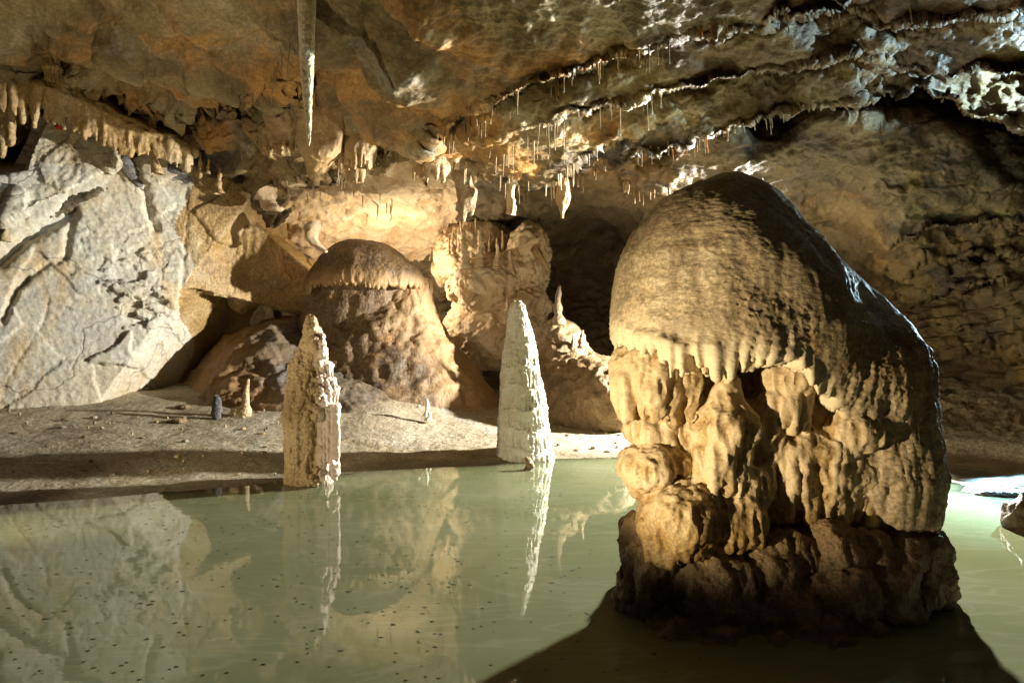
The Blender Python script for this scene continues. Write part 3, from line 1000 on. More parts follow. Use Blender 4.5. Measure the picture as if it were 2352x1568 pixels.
for (x, y0, y1, r) in [(1765, 1050, 1130, 28), (1800, 1040, 1185, 32), (1838, 1080, 1160, 24), (1868, 1060, 1190, 26), (1905, 1070, 1200, 30), (1940, 1060, 1150, 24),
                       (1965, 1090, 1200, 26), (1990, 1060, 1200, 26), (1782, 1110, 1195, 18), (1850, 1130, 1205, 18), (1925, 1130, 1212, 18),
                       (1985, 1130, 1215, 16), (1818, 1150, 1210, 14), (1885, 1160, 1215, 13)]:
    dd = 3.88 - 0.06 * math.cos((x - 1850) / 200) + rng.uniform(-0.05, 0.04)
    if x > 1930:
        dd += 0.09
    body.K(x, y0, dd + 0.05, r, x + rng.uniform(-8, 8), y1, dd - 0.01, r * 0.45, 0.03)
body.E(1860, 1080, 170, 50, 3.98, 0.25)
V, Q = body.mesh()
V = relax(V, Q, 1, 0.5)
bpx, bpy_ = CX + F * V[:, 0] / V[:, 1], CY - F * (V[:, 2] - CH) / V[:, 1]
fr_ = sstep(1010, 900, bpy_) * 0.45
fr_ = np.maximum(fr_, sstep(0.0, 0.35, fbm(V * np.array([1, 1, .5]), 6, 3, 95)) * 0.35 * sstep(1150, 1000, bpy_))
N_ = normals_of(V, Q)
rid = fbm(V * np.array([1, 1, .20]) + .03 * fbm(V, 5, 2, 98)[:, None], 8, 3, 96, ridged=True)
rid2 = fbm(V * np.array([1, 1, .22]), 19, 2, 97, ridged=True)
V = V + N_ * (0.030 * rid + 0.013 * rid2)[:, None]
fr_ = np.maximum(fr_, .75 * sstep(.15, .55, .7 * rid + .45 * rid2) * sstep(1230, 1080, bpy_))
V = roughen(V, Q, [(0.040, 4, 3, False, 0.8), (0.005, 22, 3, False, 1.8), (0.003, 45, 2, False, 1)], 90)
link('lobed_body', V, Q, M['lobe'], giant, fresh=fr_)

# --- the wide foot in the water
foot = Sculpt((0.4, 3.0, -0.35), (2.95, 5.1, 0.75), 0.0125)
foot.E(1800, 1370, 345, 150, 4.4, 0.58)
foot.E(1800, 1270, 310, 90, 4.32, 0.5)
foot.E(1790, 1470, 350, 120, 4.35, 0.66, 0.1)
for a in [(1492, 1295, 56, 76, 3.86, .2), (1475, 1225, 38, 46, 3.95, .15), (1640, 1345, 88, 82, 3.72, .22), (1640, 1275, 46, 40, 3.85, .15), (1755, 1300, 75, 70, 3.78, .2),
          (1770, 1390, 80, 60, 3.72, .2), (1880, 1260, 76, 66, 3.84, .2), (1970, 1262, 60, 60, 3.88, .2), (2050, 1265, 50, 60, 3.95, .2), (1810, 1260, 56, 50, 3.84, .2), (1905, 1345, 80, 70, 3.78, .22), (2000, 1330, 85, 80, 3.86, .22), (2020, 1400, 70, 70, 3.8, .2),
          (2085, 1320, 70, 110, 4.05, .28), (2115, 1430, 56, 70, 4.1, .25), (1480, 1400, 60, 50, 3.9, .2), (1560, 1430, 70, 50, 3.78, .2), (1500, 1445, 50, 40, 3.85, .18),
          (1650, 1450, 80, 46, 3.68, .2), (1750, 1470, 90, 40, 3.64, .2), (1860, 1450, 90, 50, 3.66, .2), (1960, 1460, 90, 46, 3.7, .2), (2060, 1470, 90, 46, 3.8, .22),
          (2120, 1480, 56, 40, 4.0, .2), (1650, 1475, 90, 46, 3.56, .2), (1770, 1488, 100, 46, 3.53, .2), (1890, 1485, 95, 46, 3.56, .2), (1560, 1460, 70, 46, 3.64, .2), (2000, 1488, 90, 46, 3.64, .22), (2100, 1490, 80, 50, 3.8, .25), (1820, 1400, 50, 50, 3.7, .16), (1700, 1400, 46, 50, 3.7, .15)]:
    foot.E(*a, 0.05)
foot.drips(1480, 1340, 56, 3.9, .19, 5, 50, 80, 16)
foot.drips(1645, 1400, 84, 3.72, .2, 7, 40, 70, 18)
foot.drips(1900, 1390, 80, 3.78, .2, 6, 40, 70, 17)
foot.drips(2030, 1400, 90, 3.85, .2, 6, 40, 80, 18)
foot.drips(1760, 1340, 70, 3.78, .18, 5, 30, 60, 16)
V, Q = foot.mesh()
V = relax(V, Q, 1, 0.5)
V = roughen(V, Q, [(0.10, 3.0, 4, False, .8), (0.06, 6, 4, True, 0.6), (0.005, 40, 2, False, 1)], 100)
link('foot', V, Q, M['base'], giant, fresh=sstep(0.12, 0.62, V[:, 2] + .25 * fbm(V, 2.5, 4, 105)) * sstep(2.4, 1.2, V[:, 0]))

# ------------------------------------------------------------------ two tall stalagmites at the water's edge
def px_scale(d):
    return d / F


st = Sculpt(P(620, 1160, 7.35) - np.array([0, 0.35, 0]), P(820, 700, 7.35) + np.array([0, 0.6, 0]), 0.0085)
D_ = 7.3
for a in [(706, 1110, 7.3, 46, 704, 1020, 7.3, 44), (704, 1020, 7.3, 46, 700, 960, 7.3, 46), (700, 960, 7.3, 42, 702, 850, 7.3, 34), (702, 850, 7.3, 31, 713, 790, 7.3, 16),
          (713, 790, 7.3, 16, 712, 752, 7.3, 11), (672, 1000, 7.3, 16, 668, 960, 7.3, 20), (676, 1100, 7.35, 16, 672, 1050, 7.35, 14), (688, 840, 7.3, 12, 682, 930, 7.3, 20)]:
    st.K(*a, 0.03)
st.K(711, 755, 7.26, 8, 708, 729, 7.26, 4, .008)
st.K(720, 755, 7.26, 7, 718, 731, 7.26, 4, .008)
st.E(722, 762, 13, 10, 7.26, .06, .02)
for (x, y, rx, ln) in [(740, 836, 24, 26), (742, 870, 30, 20), (742, 894, 33, 34), (744, 930, 38, 30), (734, 804, 17, 26), (724, 774, 11, 18)]:    # terraces on the right
    st.E(x, y, rx, 8, 7.27, rx * px_scale(7.3), 0.012)
    st.drips(x, y + 16, rx * .90, 7.27, rx * px_scale(7.3) * .95, 9, ln * .7, ln * 1.2, 5.5, 0.008, 4.6)
    st.K(x - 8, y, 7.28, rx * .62, x - 10, y + 40, 7.28, rx * .58, 0.02)
for (x, y0, y1) in [(748, 930, 1100), (760, 935, 1095), (772, 935, 1085), (738, 950, 1070), (754, 940, 1060), (766, 940, 1100)]:
    st.K(x, y0, 7.12 + rng.uniform(-.02, .02), 6.5, x + rng.uniform(-6, 4) + (6 if x > 765 else 0), y1, 7.12, 4.6, 0.008)
st.K(738, 960, 7.25, 24, 742, 1100, 7.25, 24, 0.03)
for i in range(46):                                       # cauliflower crust
    t_ = rng.random()
    x, y = (rng.uniform(716, 745) + 10 * t_, 775 + 60 * t_) if i < 16 else ((rng.uniform(728, 745), rng.uniform(905, 960)) if i < 30 else (rng.uniform(712, 770), rng.uniform(1060, 1112)))
    st.E(x, y, rng.uniform(4, 8), rng.uniform(4, 8), (7.12 if y > 800 else 7.2) + rng.uniform(-.05, .02), .035, .008)
V, Q = st.mesh()
spx = CX + F * V[:, 0] / V[:, 1]
fr_ = sstep(722, 745, spx + 12 * fbm(V, 14, 3, 111))
V = V + normals_of(V, Q) * (0.030 * fbm(V * np.array([1, 1, .3]) + .03 * fbm(V, 5, 2, 113)[:, None], 9, 3, 112, ridged=True) * sstep(752, 735, spx))[:, None]
V = roughen(V, Q, [(0.028, 4, 3, False, 0.8), (0.012, 14, 3, True, 1.2), (0.003, 50, 2, False, 1)], 110)
b_ = P(715, 1112, 7.3)
b_[2] = 0
tag(link('stalagmite', V, Q, M['cream'], fresh=fr_, loc=b_), 'knobbly terraced stalagmite with twin tips and a crusty pink white side, standing in the water', 'stalagmite')


def lathe(name, rows, mat, d, nth=120, nz=220, rough=(), depth=1.0, flute=None, loc=None, seed=0, fresh=None):
    """rows: (py, left px, right px) from the top down; an upright rounded mass with that outline"""
    rows = np.array(rows, float)
    ys_ = np.linspace(rows[0, 0], rows[-1, 0], nz)
    lf, rt = np.interp(ys_, rows[:, 0], rows[:, 1]), np.interp(ys_, rows[:, 0], rows[:, 2])
    k = np.ones(7) / 7
    for arr in (lf, rt):
        arr[:] = np.convolve(np.pad(arr, 3, mode='edge'), k, 'valid')
    th = np.linspace(0, 2 * pi, nth, endpoint=False)
    cx_, r_ = (lf + rt) / 2, np.maximum((rt - lf) / 2, 0.3)
    R = r_[:, None] * d / F
    X = ((cx_ - CX) / F * d)[:, None] + R * np.cos(th)
    Y = d + R * depth * np.sin(th)
    Z = np.repeat((CH - (ys_ - CY) / F * d)[:, None], nth, 1)
    V = np.stack([X, Y, Z], -1).reshape(-1, 3)
    Q = grid_quads(nz, nth, True)
    Q = Q[:, ::-1]
    if flute is not None:
        V = V + normals_of(V, Q) * flute(V, np.tile(th, nz), np.repeat(ys_, nth))[:, None]
    if rough:
        V = roughen(V, Q, rough, seed)
    V = np.r_[V, [V[:nth].mean(0)]]
    top = np.array([[i, (i + 1) % nth, len(V) - 1, len(V) - 1] for i in range(nth)])
    tri_fix = np.stack([top[:, 0], top[:, 1], top[:, 2]], 1)
    Q2 = np.concatenate([Q, np.stack([np.arange(0, nth, 2), np.full(nth // 2, len(V) - 1), (np.arange(0, nth, 2) + 2) % nth, np.arange(0, nth, 2) + 1], 1)])
    return link(name, V, Q2, mat, loc=loc, fresh=fresh)


def white_flute(V, th, y):
    # shingled tiers of drip fringes: each tier bulges below its lip
    tier = (y - 700) / 46 + 0.35 * perlin(np.stack([np.cos(th) * 1.3, np.sin(th) * 1.3, y / 60], 1), 3)
    f = tier - np.floor(tier)
    bulge = 0.016 * (1 - f) ** 1.5 * (f > 0.03)
    drip = perlin(np.stack([np.cos(th) * 13, np.sin(th) * 13, y / 38], 1), 5)
    grow = sstep(720, 860, y)
    return (bulge + 0.045 * drip * (0.3 + f) * (f > 0.2)) * (0.25 + 0.75 * grow)


b_ = P(1208, 1052, 8.78)
b_[2] = 0
o = lathe('stalagmite', [(692, 1184, 1194), (698, 1176, 1202), (715, 1170, 1208), (760, 1163, 1220), (820, 1156, 1234), (880, 1152, 1243), (940, 1149, 1252), (1000, 1147, 1260),
                          (1030, 1145, 1265), (1052, 1143, 1270), (1075, 1140, 1274)], M['white'], 8.78, 140, 260, [(0.035, 3, 3, False, 0.7), (0.012, 14, 3, True, 1.2), (0.005, 40, 2, False, 1)],
          0.95, white_flute, b_, 120)
tag(o, 'tall tapering white stalagmite with tiers of drip fringes at the far edge of the pool', 'stalagmite')


# ------------------------------------------------------------------ brown mushroom stalagmite at the back
def base_of(p):
    p = np.array(p, float)
    p[2] = float(ground_h(np.array([p[0]]), np.array([p[1]]))[0][0])
    return p


bm = empty('domed_stalagmite', base_of(P(860, 900, 12)), 'broad brown mushroom shaped stalagmite on a flowstone mound at the back', 'stalagmite')
c = Sculpt(P(670, 700, 12.2) - np.array([0, 1.6, 0]), P(1010, 520, 12.2) + np.array([0, 1.6, 0]), 0.024)
c.E(840, 660, 136, 92, 12.2, .82)
c.E(832, 608, 98, 58, 12.2, .6, .12)


def bcut(X, Y, Z):
    pxx = CX + F * X / Y
    u = pxx / 13 + 0.8 * np.sin(pxx / 17) + np.sin(pxx / 41)
    tooth = np.abs(u - np.floor(u) - .5) * 2
    rim = np.interp(pxx, [690, 720, 780, 860, 960, 985], [690, 650, 642, 652, 650, 668]) + 12 * tooth
    return (CH - (rim - CY) / F * Y - Z) * .8


c.clip_to(bcut)
V, Q = c.mesh()
cy_ = CY - F * (V[:, 2] - CH) / V[:, 1]
nr_ = sstep(42, 6, np.interp(CX + F * V[:, 0] / V[:, 1], [690, 720, 780, 860, 960, 985], [690, 656, 650, 658, 660, 680]) - cy_ + 22 * fbm(V * np.array([1, 1, .4]), 4, 3, 130))
V = V + normals_of(V, Q) * (0.035 * fbm(V * np.array([1, 1, .2]), 7, 3, 131, ridged=True) * nr_)[:, None]
V = roughen(V, Q, [(0.06, 1.5, 3, False, 1), (0.02, 7, 4, False, .6)], 132)
link('cap', V, Q, M['brown'], bm, fresh=nr_)
def trunk_flute(V, th, y):
    return 0.09 * fbm(V * np.array([1, 1, .3]), 1.5, 4, 133) + 0.05 * fbm(V * np.array([1, 1, .25]), 4.5, 3, 138, ridged=True)


o = lathe('trunk', [(600, 750, 930), (640, 724, 954), (665, 716, 960), (700, 706, 962), (740, 692, 940), (790, 700, 915), (830, 735, 900), (850, 770, 880), (856, 790, 860)], M['brown'], 12.25,
          130, 150, [(0.05, 2.0, 3, False, 1), (0.02, 7, 4, False, .8), (0.008, 22, 3, False, 1)], 0.62, trunk_flute, seed=134)
o.parent = bm
o.matrix_parent_inverse = bm.matrix_basis.inverted()
o = lathe('flank', [(640, 880, 978), (700, 800, 992), (740, 740, 1002), (770, 720, 1020), (800, 705, 1050), (850, 685, 1092), (900, 660, 1130), (960, 640, 1172), (1020, 620, 1200), (1060, 600, 1215)],
          M['brown'], 12.3, 170, 170, [(0.12, 0.9, 3, False, 1), (0.06, 3, 4, False, .4), (0.03, 6, 3, True, .3), (0.014, 12, 3, False, 1)], 0.72, trunk_flute, seed=139)
o.parent = bm
o.matrix_parent_inverse = bm.matrix_basis.inverted()
me_ = o.data
co = np.empty(len(me_.vertices) * 3, np.float32)
me_.vertices.foreach_get('co', co)
co = co.reshape(-1, 3)
lx, ly = CX + F * co[:, 0] / co[:, 1], CY - F * (co[:, 2] - CH) / co[:, 1]
at = me_.attributes.new('fresh', 'FLOAT', 'POINT')
at.data.foreach_set('value', (sstep(-40, 60, (lx - 940) * .85 - (ly - 760) * .45 + 50 * fbm(co, 1.2, 4, 146)) * sstep(1010, 940, ly)).astype(np.float32))
m_ = Sculpt((-6.6, 9.2, -0.1), (0.8, 13.8, 2.2), 0.034)
m_.K(640, 810, 12.3, 66, 430, 905, 12.2, 34, .4)
m_.K(560, 830, 12.6, 70, 690, 800, 12.6, 70, .3)
m_.E(560, 930, 130, 80, 11.9, .7, .4)
m_.E(640, 890, 130, 125, 12.0, .9, .4)
m_.E(760, 990, 200, 120, 11.3, 1.2, .4)
m_.E(650, 970, 210, 110, 11.3, 1.1, .4)
V, Q = m_.mesh()
V = relax(V, Q, 2)
mpx = CX + F * V[:, 0] / V[:, 1]
fr_ = sstep(690, 540, mpx + 90 * fbm(V, .8, 4, 135)) * .8
V = roughen(V, Q, [(0.16, .8, 3, False, 1), (0.08, 2.5, 4, True, 1), (0.014, 12, 3, False, 1)], 137)
link('flowstone_mound', V, Q, M['skirt'], bm, fresh=fr_)


# ------------------------------------------------------------------ pale boulders on the left
def plane3(a, b, c_, toward):
    n = np.cross(b - a, c_ - a)
    n = n / np.linalg.norm(n)
    if n @ (np.asarray(toward) - a) < 0:
        n = -n
    return n, n @ a


cam_p = np.array([0, 0, CH])
b = Field((-9.6, 9.0, -0.2), (-3.7, 14.0, 4.9), 0.026)
face = plane3(P(0, 900, 9.7), P(240, 905, 10.3), P(0, 420, 10.1), cam_p)
over = plane3(P(238, 912, 10.3), P(425, 660, 11.1), P(600, 640, 13.3), P(500, 1200, 10))
top = plane3(P(30, 400, 10.2), P(390, 345, 11.3), P(300, 330, 12.8), P(200, -300, 10))
fac2 = plane3(P(430, 440, 11.3), P(418, 660, 11.1), P(575, 560, 12.0), cam_p)
low2 = plane3(P(418, 660, 11.1), P(560, 690, 12.2), P(575, 690, 13.2), P(500, 1200, 10))
ridge = plane3(P(360, 345, 11.3), P(580, 520, 12.1), P(560, 470, 13.3), P(700, 100, 12))
PL = [face, over, top]


def bould(X, Y, Z):
    d = None
    for n, o_ in PL:
        e = n[0] * X + n[1] * Y + n[2] * Z - o_
        d = e if d is None else np.maximum(d, e)
    return np.maximum(d, Y - 13.6)


def bould2(X, Y, Z):
    d = None
    for n, o_ in (fac2, low2, ridge):
        e = n[0] * X + n[1] * Y + n[2] * Z - o_
        d = e if d is None else np.maximum(d, e)
    return np.maximum(np.maximum(d, Y - 13.8), (Z * 0 + P(425, 600, 11.15)[0]) - X)


b.add(bould, b.lo + .1, b.lo + b.h * b.n - .1, .02)
b.add(bould2, b.lo + .1, b.lo + b.h * b.n - .1, .10)
V, Q = b.mesh()
V = relax(V, Q, 2)
N_ = normals_of(V, Q)
bx, by = CX + F * V[:, 0] / V[:, 1], CY - F * (V[:, 2] - CH) / V[:, 1]
q2 = np.stack([bx / 100, by / 100, bx * 0], 1)
wbx, wby = bx + 9 * fbm(q2, 5, 4, 140), by + 9 * fbm(q2, 5, 4, 141)
d = 0.07 * fbm(V, 0.55, 3, 142)
g1, g2, gr = worley(V + .25 * np.stack([fbm(V, 1.2, 3, 148), fbm(V, 1.2, 3, 149), fbm(V, 1.2, 3, 150)], 1), 1.1, 4)
d += 0.06 * (gr - .5)                                      # big flat facets
h1_, h2_, hr_ = worley(V * np.array([1, 1, 1.6]), 5.5, 5)
blk = np.exp(-(((bx - 315) / 75) ** 2 + ((by - 655) / 85) ** 2)) + .8 * np.exp(-(((bx - 350) / 45) ** 2 + ((by - 735) / 40) ** 2))
blk2 = np.exp(-(((bx - 220) / 90) ** 2 + ((by - 560) / 120) ** 2)) * .4
d += (blk + .6 * blk2) * 0.12 * (hr_ - .62)                     # the broken blocky patch
for pts, dep_, w_ in (([(8, 735), (22, 700), (40, 662), (62, 640)], .22, 7), ([(62, 640), (100, 612), (150, 590)], .07, 6), ([(0, 600), (60, 545), (150, 490), (160, 470)], .3, 14),
                      ([(0, 900), (40, 830), (100, 740), (110, 690)], .025, 3), ([(150, 590), (160, 520), (175, 490)], .12, 9), ([(332, 430), (345, 500), (360, 520)], .16, 8),
                      ([(430, 440), (425, 560), (420, 660)], .05, 8), ([(470, 560), (520, 585), (560, 640)], .06, 14)):
    s_, f_ = lip_field(wbx, wby, pts)
    d -= .6 * dep_ * np.exp(-(s_ / w_) ** 2) * np.where(f_ > .9, 1, f_)
d += 0.012 * fbm(V, 7, 4, 143, ridged=True) + 0.006 * fbm(V, 22, 3, 144)
V = V + N_ * d[:, None]
fx, fy = wbx[Q[:, 0]], wby[Q[:, 0]]
amb = (fx > 425 + 20 * np.sin(fy / 30)) & (fy > 380)  # amber flowstone, its tone also darkened for the shade on this side
o = link('boulder', V, Q, [M['pale'], M['amber']], slots=amb.astype(int), loc=base_of(P(150, 910, 10.6)))
tag(o, 'huge pale cream limestone boulder with cracked flat face leaning over the left bank', 'boulder')

# upper pale block, resting on the big one
b = Sculpt((-9.2, 9.8, 2.6), (-5.2, 13.2, 5.6), 0.026)
pls = [plane3(P(40, 470, 10.1), P(250, 400, 10.7), P(110, 280, 10.5), cam_p), plane3(P(45, 495, 10.1), P(275, 375, 10.8), P(200, 420, 12.0), P(200, 900, 10)),
       plane3(P(95, 280, 10.5), P(210, 255, 10.8), P(150, 250, 12.0), P(100, -300, 11)), plane3(P(210, 255, 10.8), P(275, 375, 10.8), P(270, 300, 12.0), P(600, 100, 11)),
       plane3(P(25, 460, 10.1), P(100, 280, 10.5), P(40, 380, 12.0), P(-300, 300, 11))]


def blockf(X, Y, Z):
    d_ = Y - 12.6
    for n, o_ in pls:
        d_ = np.maximum(d_, n[0] * X + n[1] * Y + n[2] * Z - o_)
    return d_


b.add(blockf, b.lo + .1, b.lo + b.h * b.n - .1, .02)
V, Q = b.mesh()
V = relax(V, Q, 2)
g1, g2, gr = worley(V, 1.6, 14)
d = 0.12 * (gr - .5) + 0.10 * fbm(V, 1.1, 3, 151) + 0.025 * fbm(V, 7, 4, 152, ridged=True)
V = V + normals_of(V, Q) * d[:, None]
tag(link('boulder', V, Q, M['pale'], loc=P(160, 440, 11.3)), 'smaller pale angular boulder lodged above the big leaning one, under the dripping ledge', 'boulder')


def slab(px0, py0, d0, px1, py1, d1, wid, thick, mat, label, seed):
    a, b_ = P(px0, py0, d0), P(px1, py1, d1)
    f_ = Field(np.minimum(a, b_) - wid - .2, np.maximum(a, b_) + wid + .2, 0.026)
    ax = (b_ - a) / np.linalg.norm(b_ - a)
    up = np.cross(ax, [0, 1, 0])
    up /= np.linalg.norm(up)
    sd_ = np.cross(ax, up)
    L_ = np.linalg.norm(b_ - a)

    def fn(X, Y, Z):
        x, y, z = X - a[0], Y - a[1], Z - a[2]
        u = x * ax[0] + y * ax[1] + z * ax[2]
        v = x * up[0] + y * up[1] + z * up[2]
        w_ = x * sd_[0] + y * sd_[1] + z * sd_[2]
        tp = np.clip(np.minimum(u, L_ - u) / (0.35 * L_), 0.1, 1)
        return np.maximum(np.maximum(np.abs(u - L_ / 2) - L_ / 2, np.abs(v) - thick * tp), np.abs(w_) - wid * tp)
    f_.add(fn, np.minimum(a, b_) - wid, np.maximum(a, b_) + wid, .02)
    V, Q = f_.mesh()
    V = relax(V, Q, 1)
    V = roughen(V, Q, [(0.07, 2.0, 3, False, 1.5), (0.03, 8, 3, True, 3)], seed)
    tag(link('rock_slab', V, Q, M[mat], loc=(a + b_) / 2), label, 'rock slab')


slab(95, 225, 10.7, 290, 365, 11.0, .18, .10, 'slate', 'dark grey slate like slab sloping down over the smaller pale boulder', 161)
slab(262, 330, 10.9, 330, 440, 11.05, .12, .07, 'slate', 'narrow grey slab pointing down between the two pale boulders', 162)
slab(340, 355, 11.3, 480, 455, 11.8, .3, .12, 'slate', 'dark grey slab capping the right shoulder of the big pale boulder', 163)
slab(0, 560, 10.35, 330, 400, 11.2, .25, .08, 'recess', 'dark brown slab standing in for the shade in the gap between the pale boulders', 164)  # dark filler painted in place of the gap's shade

# amber flowstone that ends the boulder on the right
f_ = Sculpt(P(500, 760, 12.3) - np.array([.2, .9, 0]), P(700, 440, 12.6) + np.array([.4, .9, 0.2]), .026)
f_.K(530, 510, 12.4, 40, 590, 600, 12.3, 52, .2)
f_.K(590, 600, 12.3, 48, 640, 645, 12.4, 20, .2)
f_.K(560, 560, 12.2, 46, 560, 680, 12.3, 36, .15)
V, Q = f_.mesh()
V = V + normals_of(V, Q) * (0.05 * fbm(V * np.array([1, 1, .3]), 4, 3, 170, ridged=True))[:, None]
V = roughen(V, Q, [(0.08, 1.6, 3, False, 1), (.02, 8, 3, False, 1)], 171)
tag(link('flowstone', V, Q, M['amber'], loc=P(575, 600, 12.3)), 'yellow amber flowstone hanging over the dark hollow right of the pale boulder', 'flowstone')

# ------------------------------------------------------------------ flowstone ledge with curtains, upper left
l_ = Sculpt((-9.4, 8.6, 2.6), (-4.2, 12.2, 5.9), .024)
pts_ = [(-40, 150, 9.2), (60, 185, 9.5), (140, 215, 9.8), (230, 255, 10.1), (310, 295, 10.3), (390, 330, 10.5), (440, 350, 10.7)]
for (x0, y0, d0), (x1, y1, d1) in zip(pts_[:-1], pts_[1:]):
    l_.cone(P(x0, y0, d0), .12, P(x1, y1, d1), .10, .08)
    l_.cone(P(x0, y0, d0 + .5), .15, P(x1, y1, d1 + .5), .15, .2)
    for j in range(22):
        t = (j + rng.random()) / 22
        x, y, dd = x0 + t * (x1 - x0), y0 + t * (y1 - y0), d0 + t * (d1 - d0)
        ln = rng.uniform(25, 80) * (1.3 if x < 60 else 1.0 if x < 330 else .6)
        l_.K(x, y, dd - .08 + rng.uniform(-.03, .05), rng.uniform(4, 8), x + rng.uniform(-4, 3), y + ln, dd - .03, rng.uniform(2.5, 5), .022)
for x, y, ln in [(10, 170, 190), (30, 180, 150), (-10, 160, 230), (85, 200, 90)]:
    l_.K(x, y, 9.45, 16, x - 6, y + ln, 9.5, 5, .05)
V, Q = l_.mesh()
V = V + normals_of(V, Q) * (0.02 * fbm(V * np.array([1, 1, .2]), 9, 3, 180, ridged=True))[:, None]
V = roughen(V, Q, [(0.06, 2, 3, False, 1), (.014, 11, 3, False, 1)], 181)
tag(link('flowstone_ledge', V, Q, M['amber'], loc=P(200, 240, 10)), 'sloping flowstone ledge hung with a fringe of short curtains, upper left', 'ledge')


# ------------------------------------------------------------------ stalactites and small stalagmites
def spike(name, a, ra, b_, rb, mat, label, cat, group=None, n=10, seg=9, wob=.12, ridge=0.0, seed=0, bulbs=0):
    """a tapered dripstone from root a to tip b_"""
    a, b_ = np.asarray(a, float), np.asarray(b_, float)
    ax = b_ - a
    L_ = np.linalg.norm(ax)
    ax = ax / L_
    u = np.cross(ax, [0, 1, 0.2])
    u /= np.linalg.norm(u)
    v = np.cross(ax, u)
    r_ = random.Random(seed * 77 + int(abs(a[0] * 1000)) + int(abs(a[2] * 3100)))
    ph, ph2 = r_.uniform(0, 6), r_.uniform(0, 6)
    V = []
    for i in range(seg + 1):
        t = i / seg
        rr = ra + (rb - ra) * t ** .8
        if bulbs:
            rr *= 1 + .22 * math.sin(t * bulbs * 6.28 + ph)
        off = u * math.sin(t * 4 + ph) * ra * wob * 2 + v * math.cos(t * 5 + ph2) * ra * wob * 2
        cc = a + ax * L_ * t + off * min(1, t * 3)
        for j in range(n):
            th = 2 * pi * j / n
            k = 1 + r_.uniform(-wob, wob) + ridge * math.sin(j * 2.4 + ph)
            V.append(cc + (u * math.cos(th) + v * math.sin(th)) * rr * k)
    V = np.array(V)
    Q = grid_quads(seg + 1, n, True)
    N_ = normals_of(V, Q)
    if ((V - a - np.outer((V - a) @ ax, ax)) * N_).sum() < 0:
        Q = Q[:, ::-1]
    k = n * seg
    caps = [[k + (i) % n, k + (i + 1) % n, k + (n - i - 2) % n, k + (n - i - 1) % n] for i in range(n // 2 - 1)]
    Q = np.r_[Q, np.array(caps)]
    return tag(link(name, V, Q, mat, loc=a), label, cat, group)


# the long white stalactite, upper centre
D_ = 6.1
o = lathe('stalactite', [(-140, 668, 744), (-60, 676, 732), (-10, 683, 725), (60, 685, 722), (110, 688, 721), (170, 692, 719), (240, 698, 717), (290, 702, 716), (325, 706, 713), (336, 708, 711)],
          M['straw'], D_, 64, 260, [(0.015, 5, 3, False, .5), (0.006, 30, 3, True, .5)], 1.0, loc=P(705, -140, D_), seed=190)
tag(o, 'longest stalactite, a thin white edged dripstone hanging from the top of the cave', 'stalactite')
o = spike('stalactite', P(760, -60, 6.5), .09, P(741, 22, 6.5), .02, M['straw'], 'short white stub of a stalactite just right of the longest one', 'stalactite', seed=2)
# ribbed orange column in the upper left corner
r_ = root(118, 14)
dd = 9.2
o = lathe('column', [(-30, 92, 150), (10, 98, 134), (60, 100, 132), (90, 99, 133), (110, 101, 133), (140, 100, 134), (160, 104, 137), (185, 108, 140)], M['amber'], dd, 72, 120,
          [(0.02, 5, 3, False, 2.2), (0.008, 20, 3, False, .4)], 1.0,
          lambda V, th, y: .028 * np.sin(th * 11 + .6 * np.sin(y / 9)) * .6 + .03 * ((y / 27) % 1 - .5), P(118, -30, dd), 191)
tag(o, 'stout ribbed orange dripstone column standing on the ledge, upper left', 'column')
o = lathe('column', [(235, 346, 368), (280, 343, 358), (320, 344, 356), (360, 346, 362), (400, 350, 376)], M['cream'], 10.6, 40, 90, [(0.02, 6, 3, False, .5), (.008, 25, 3, True, .6)],
          1.0, loc=P(352, 235, 10.6), seed=192)
tag(o, 'slender grey column joining the flowstone ledge to the slab below it', 'column')

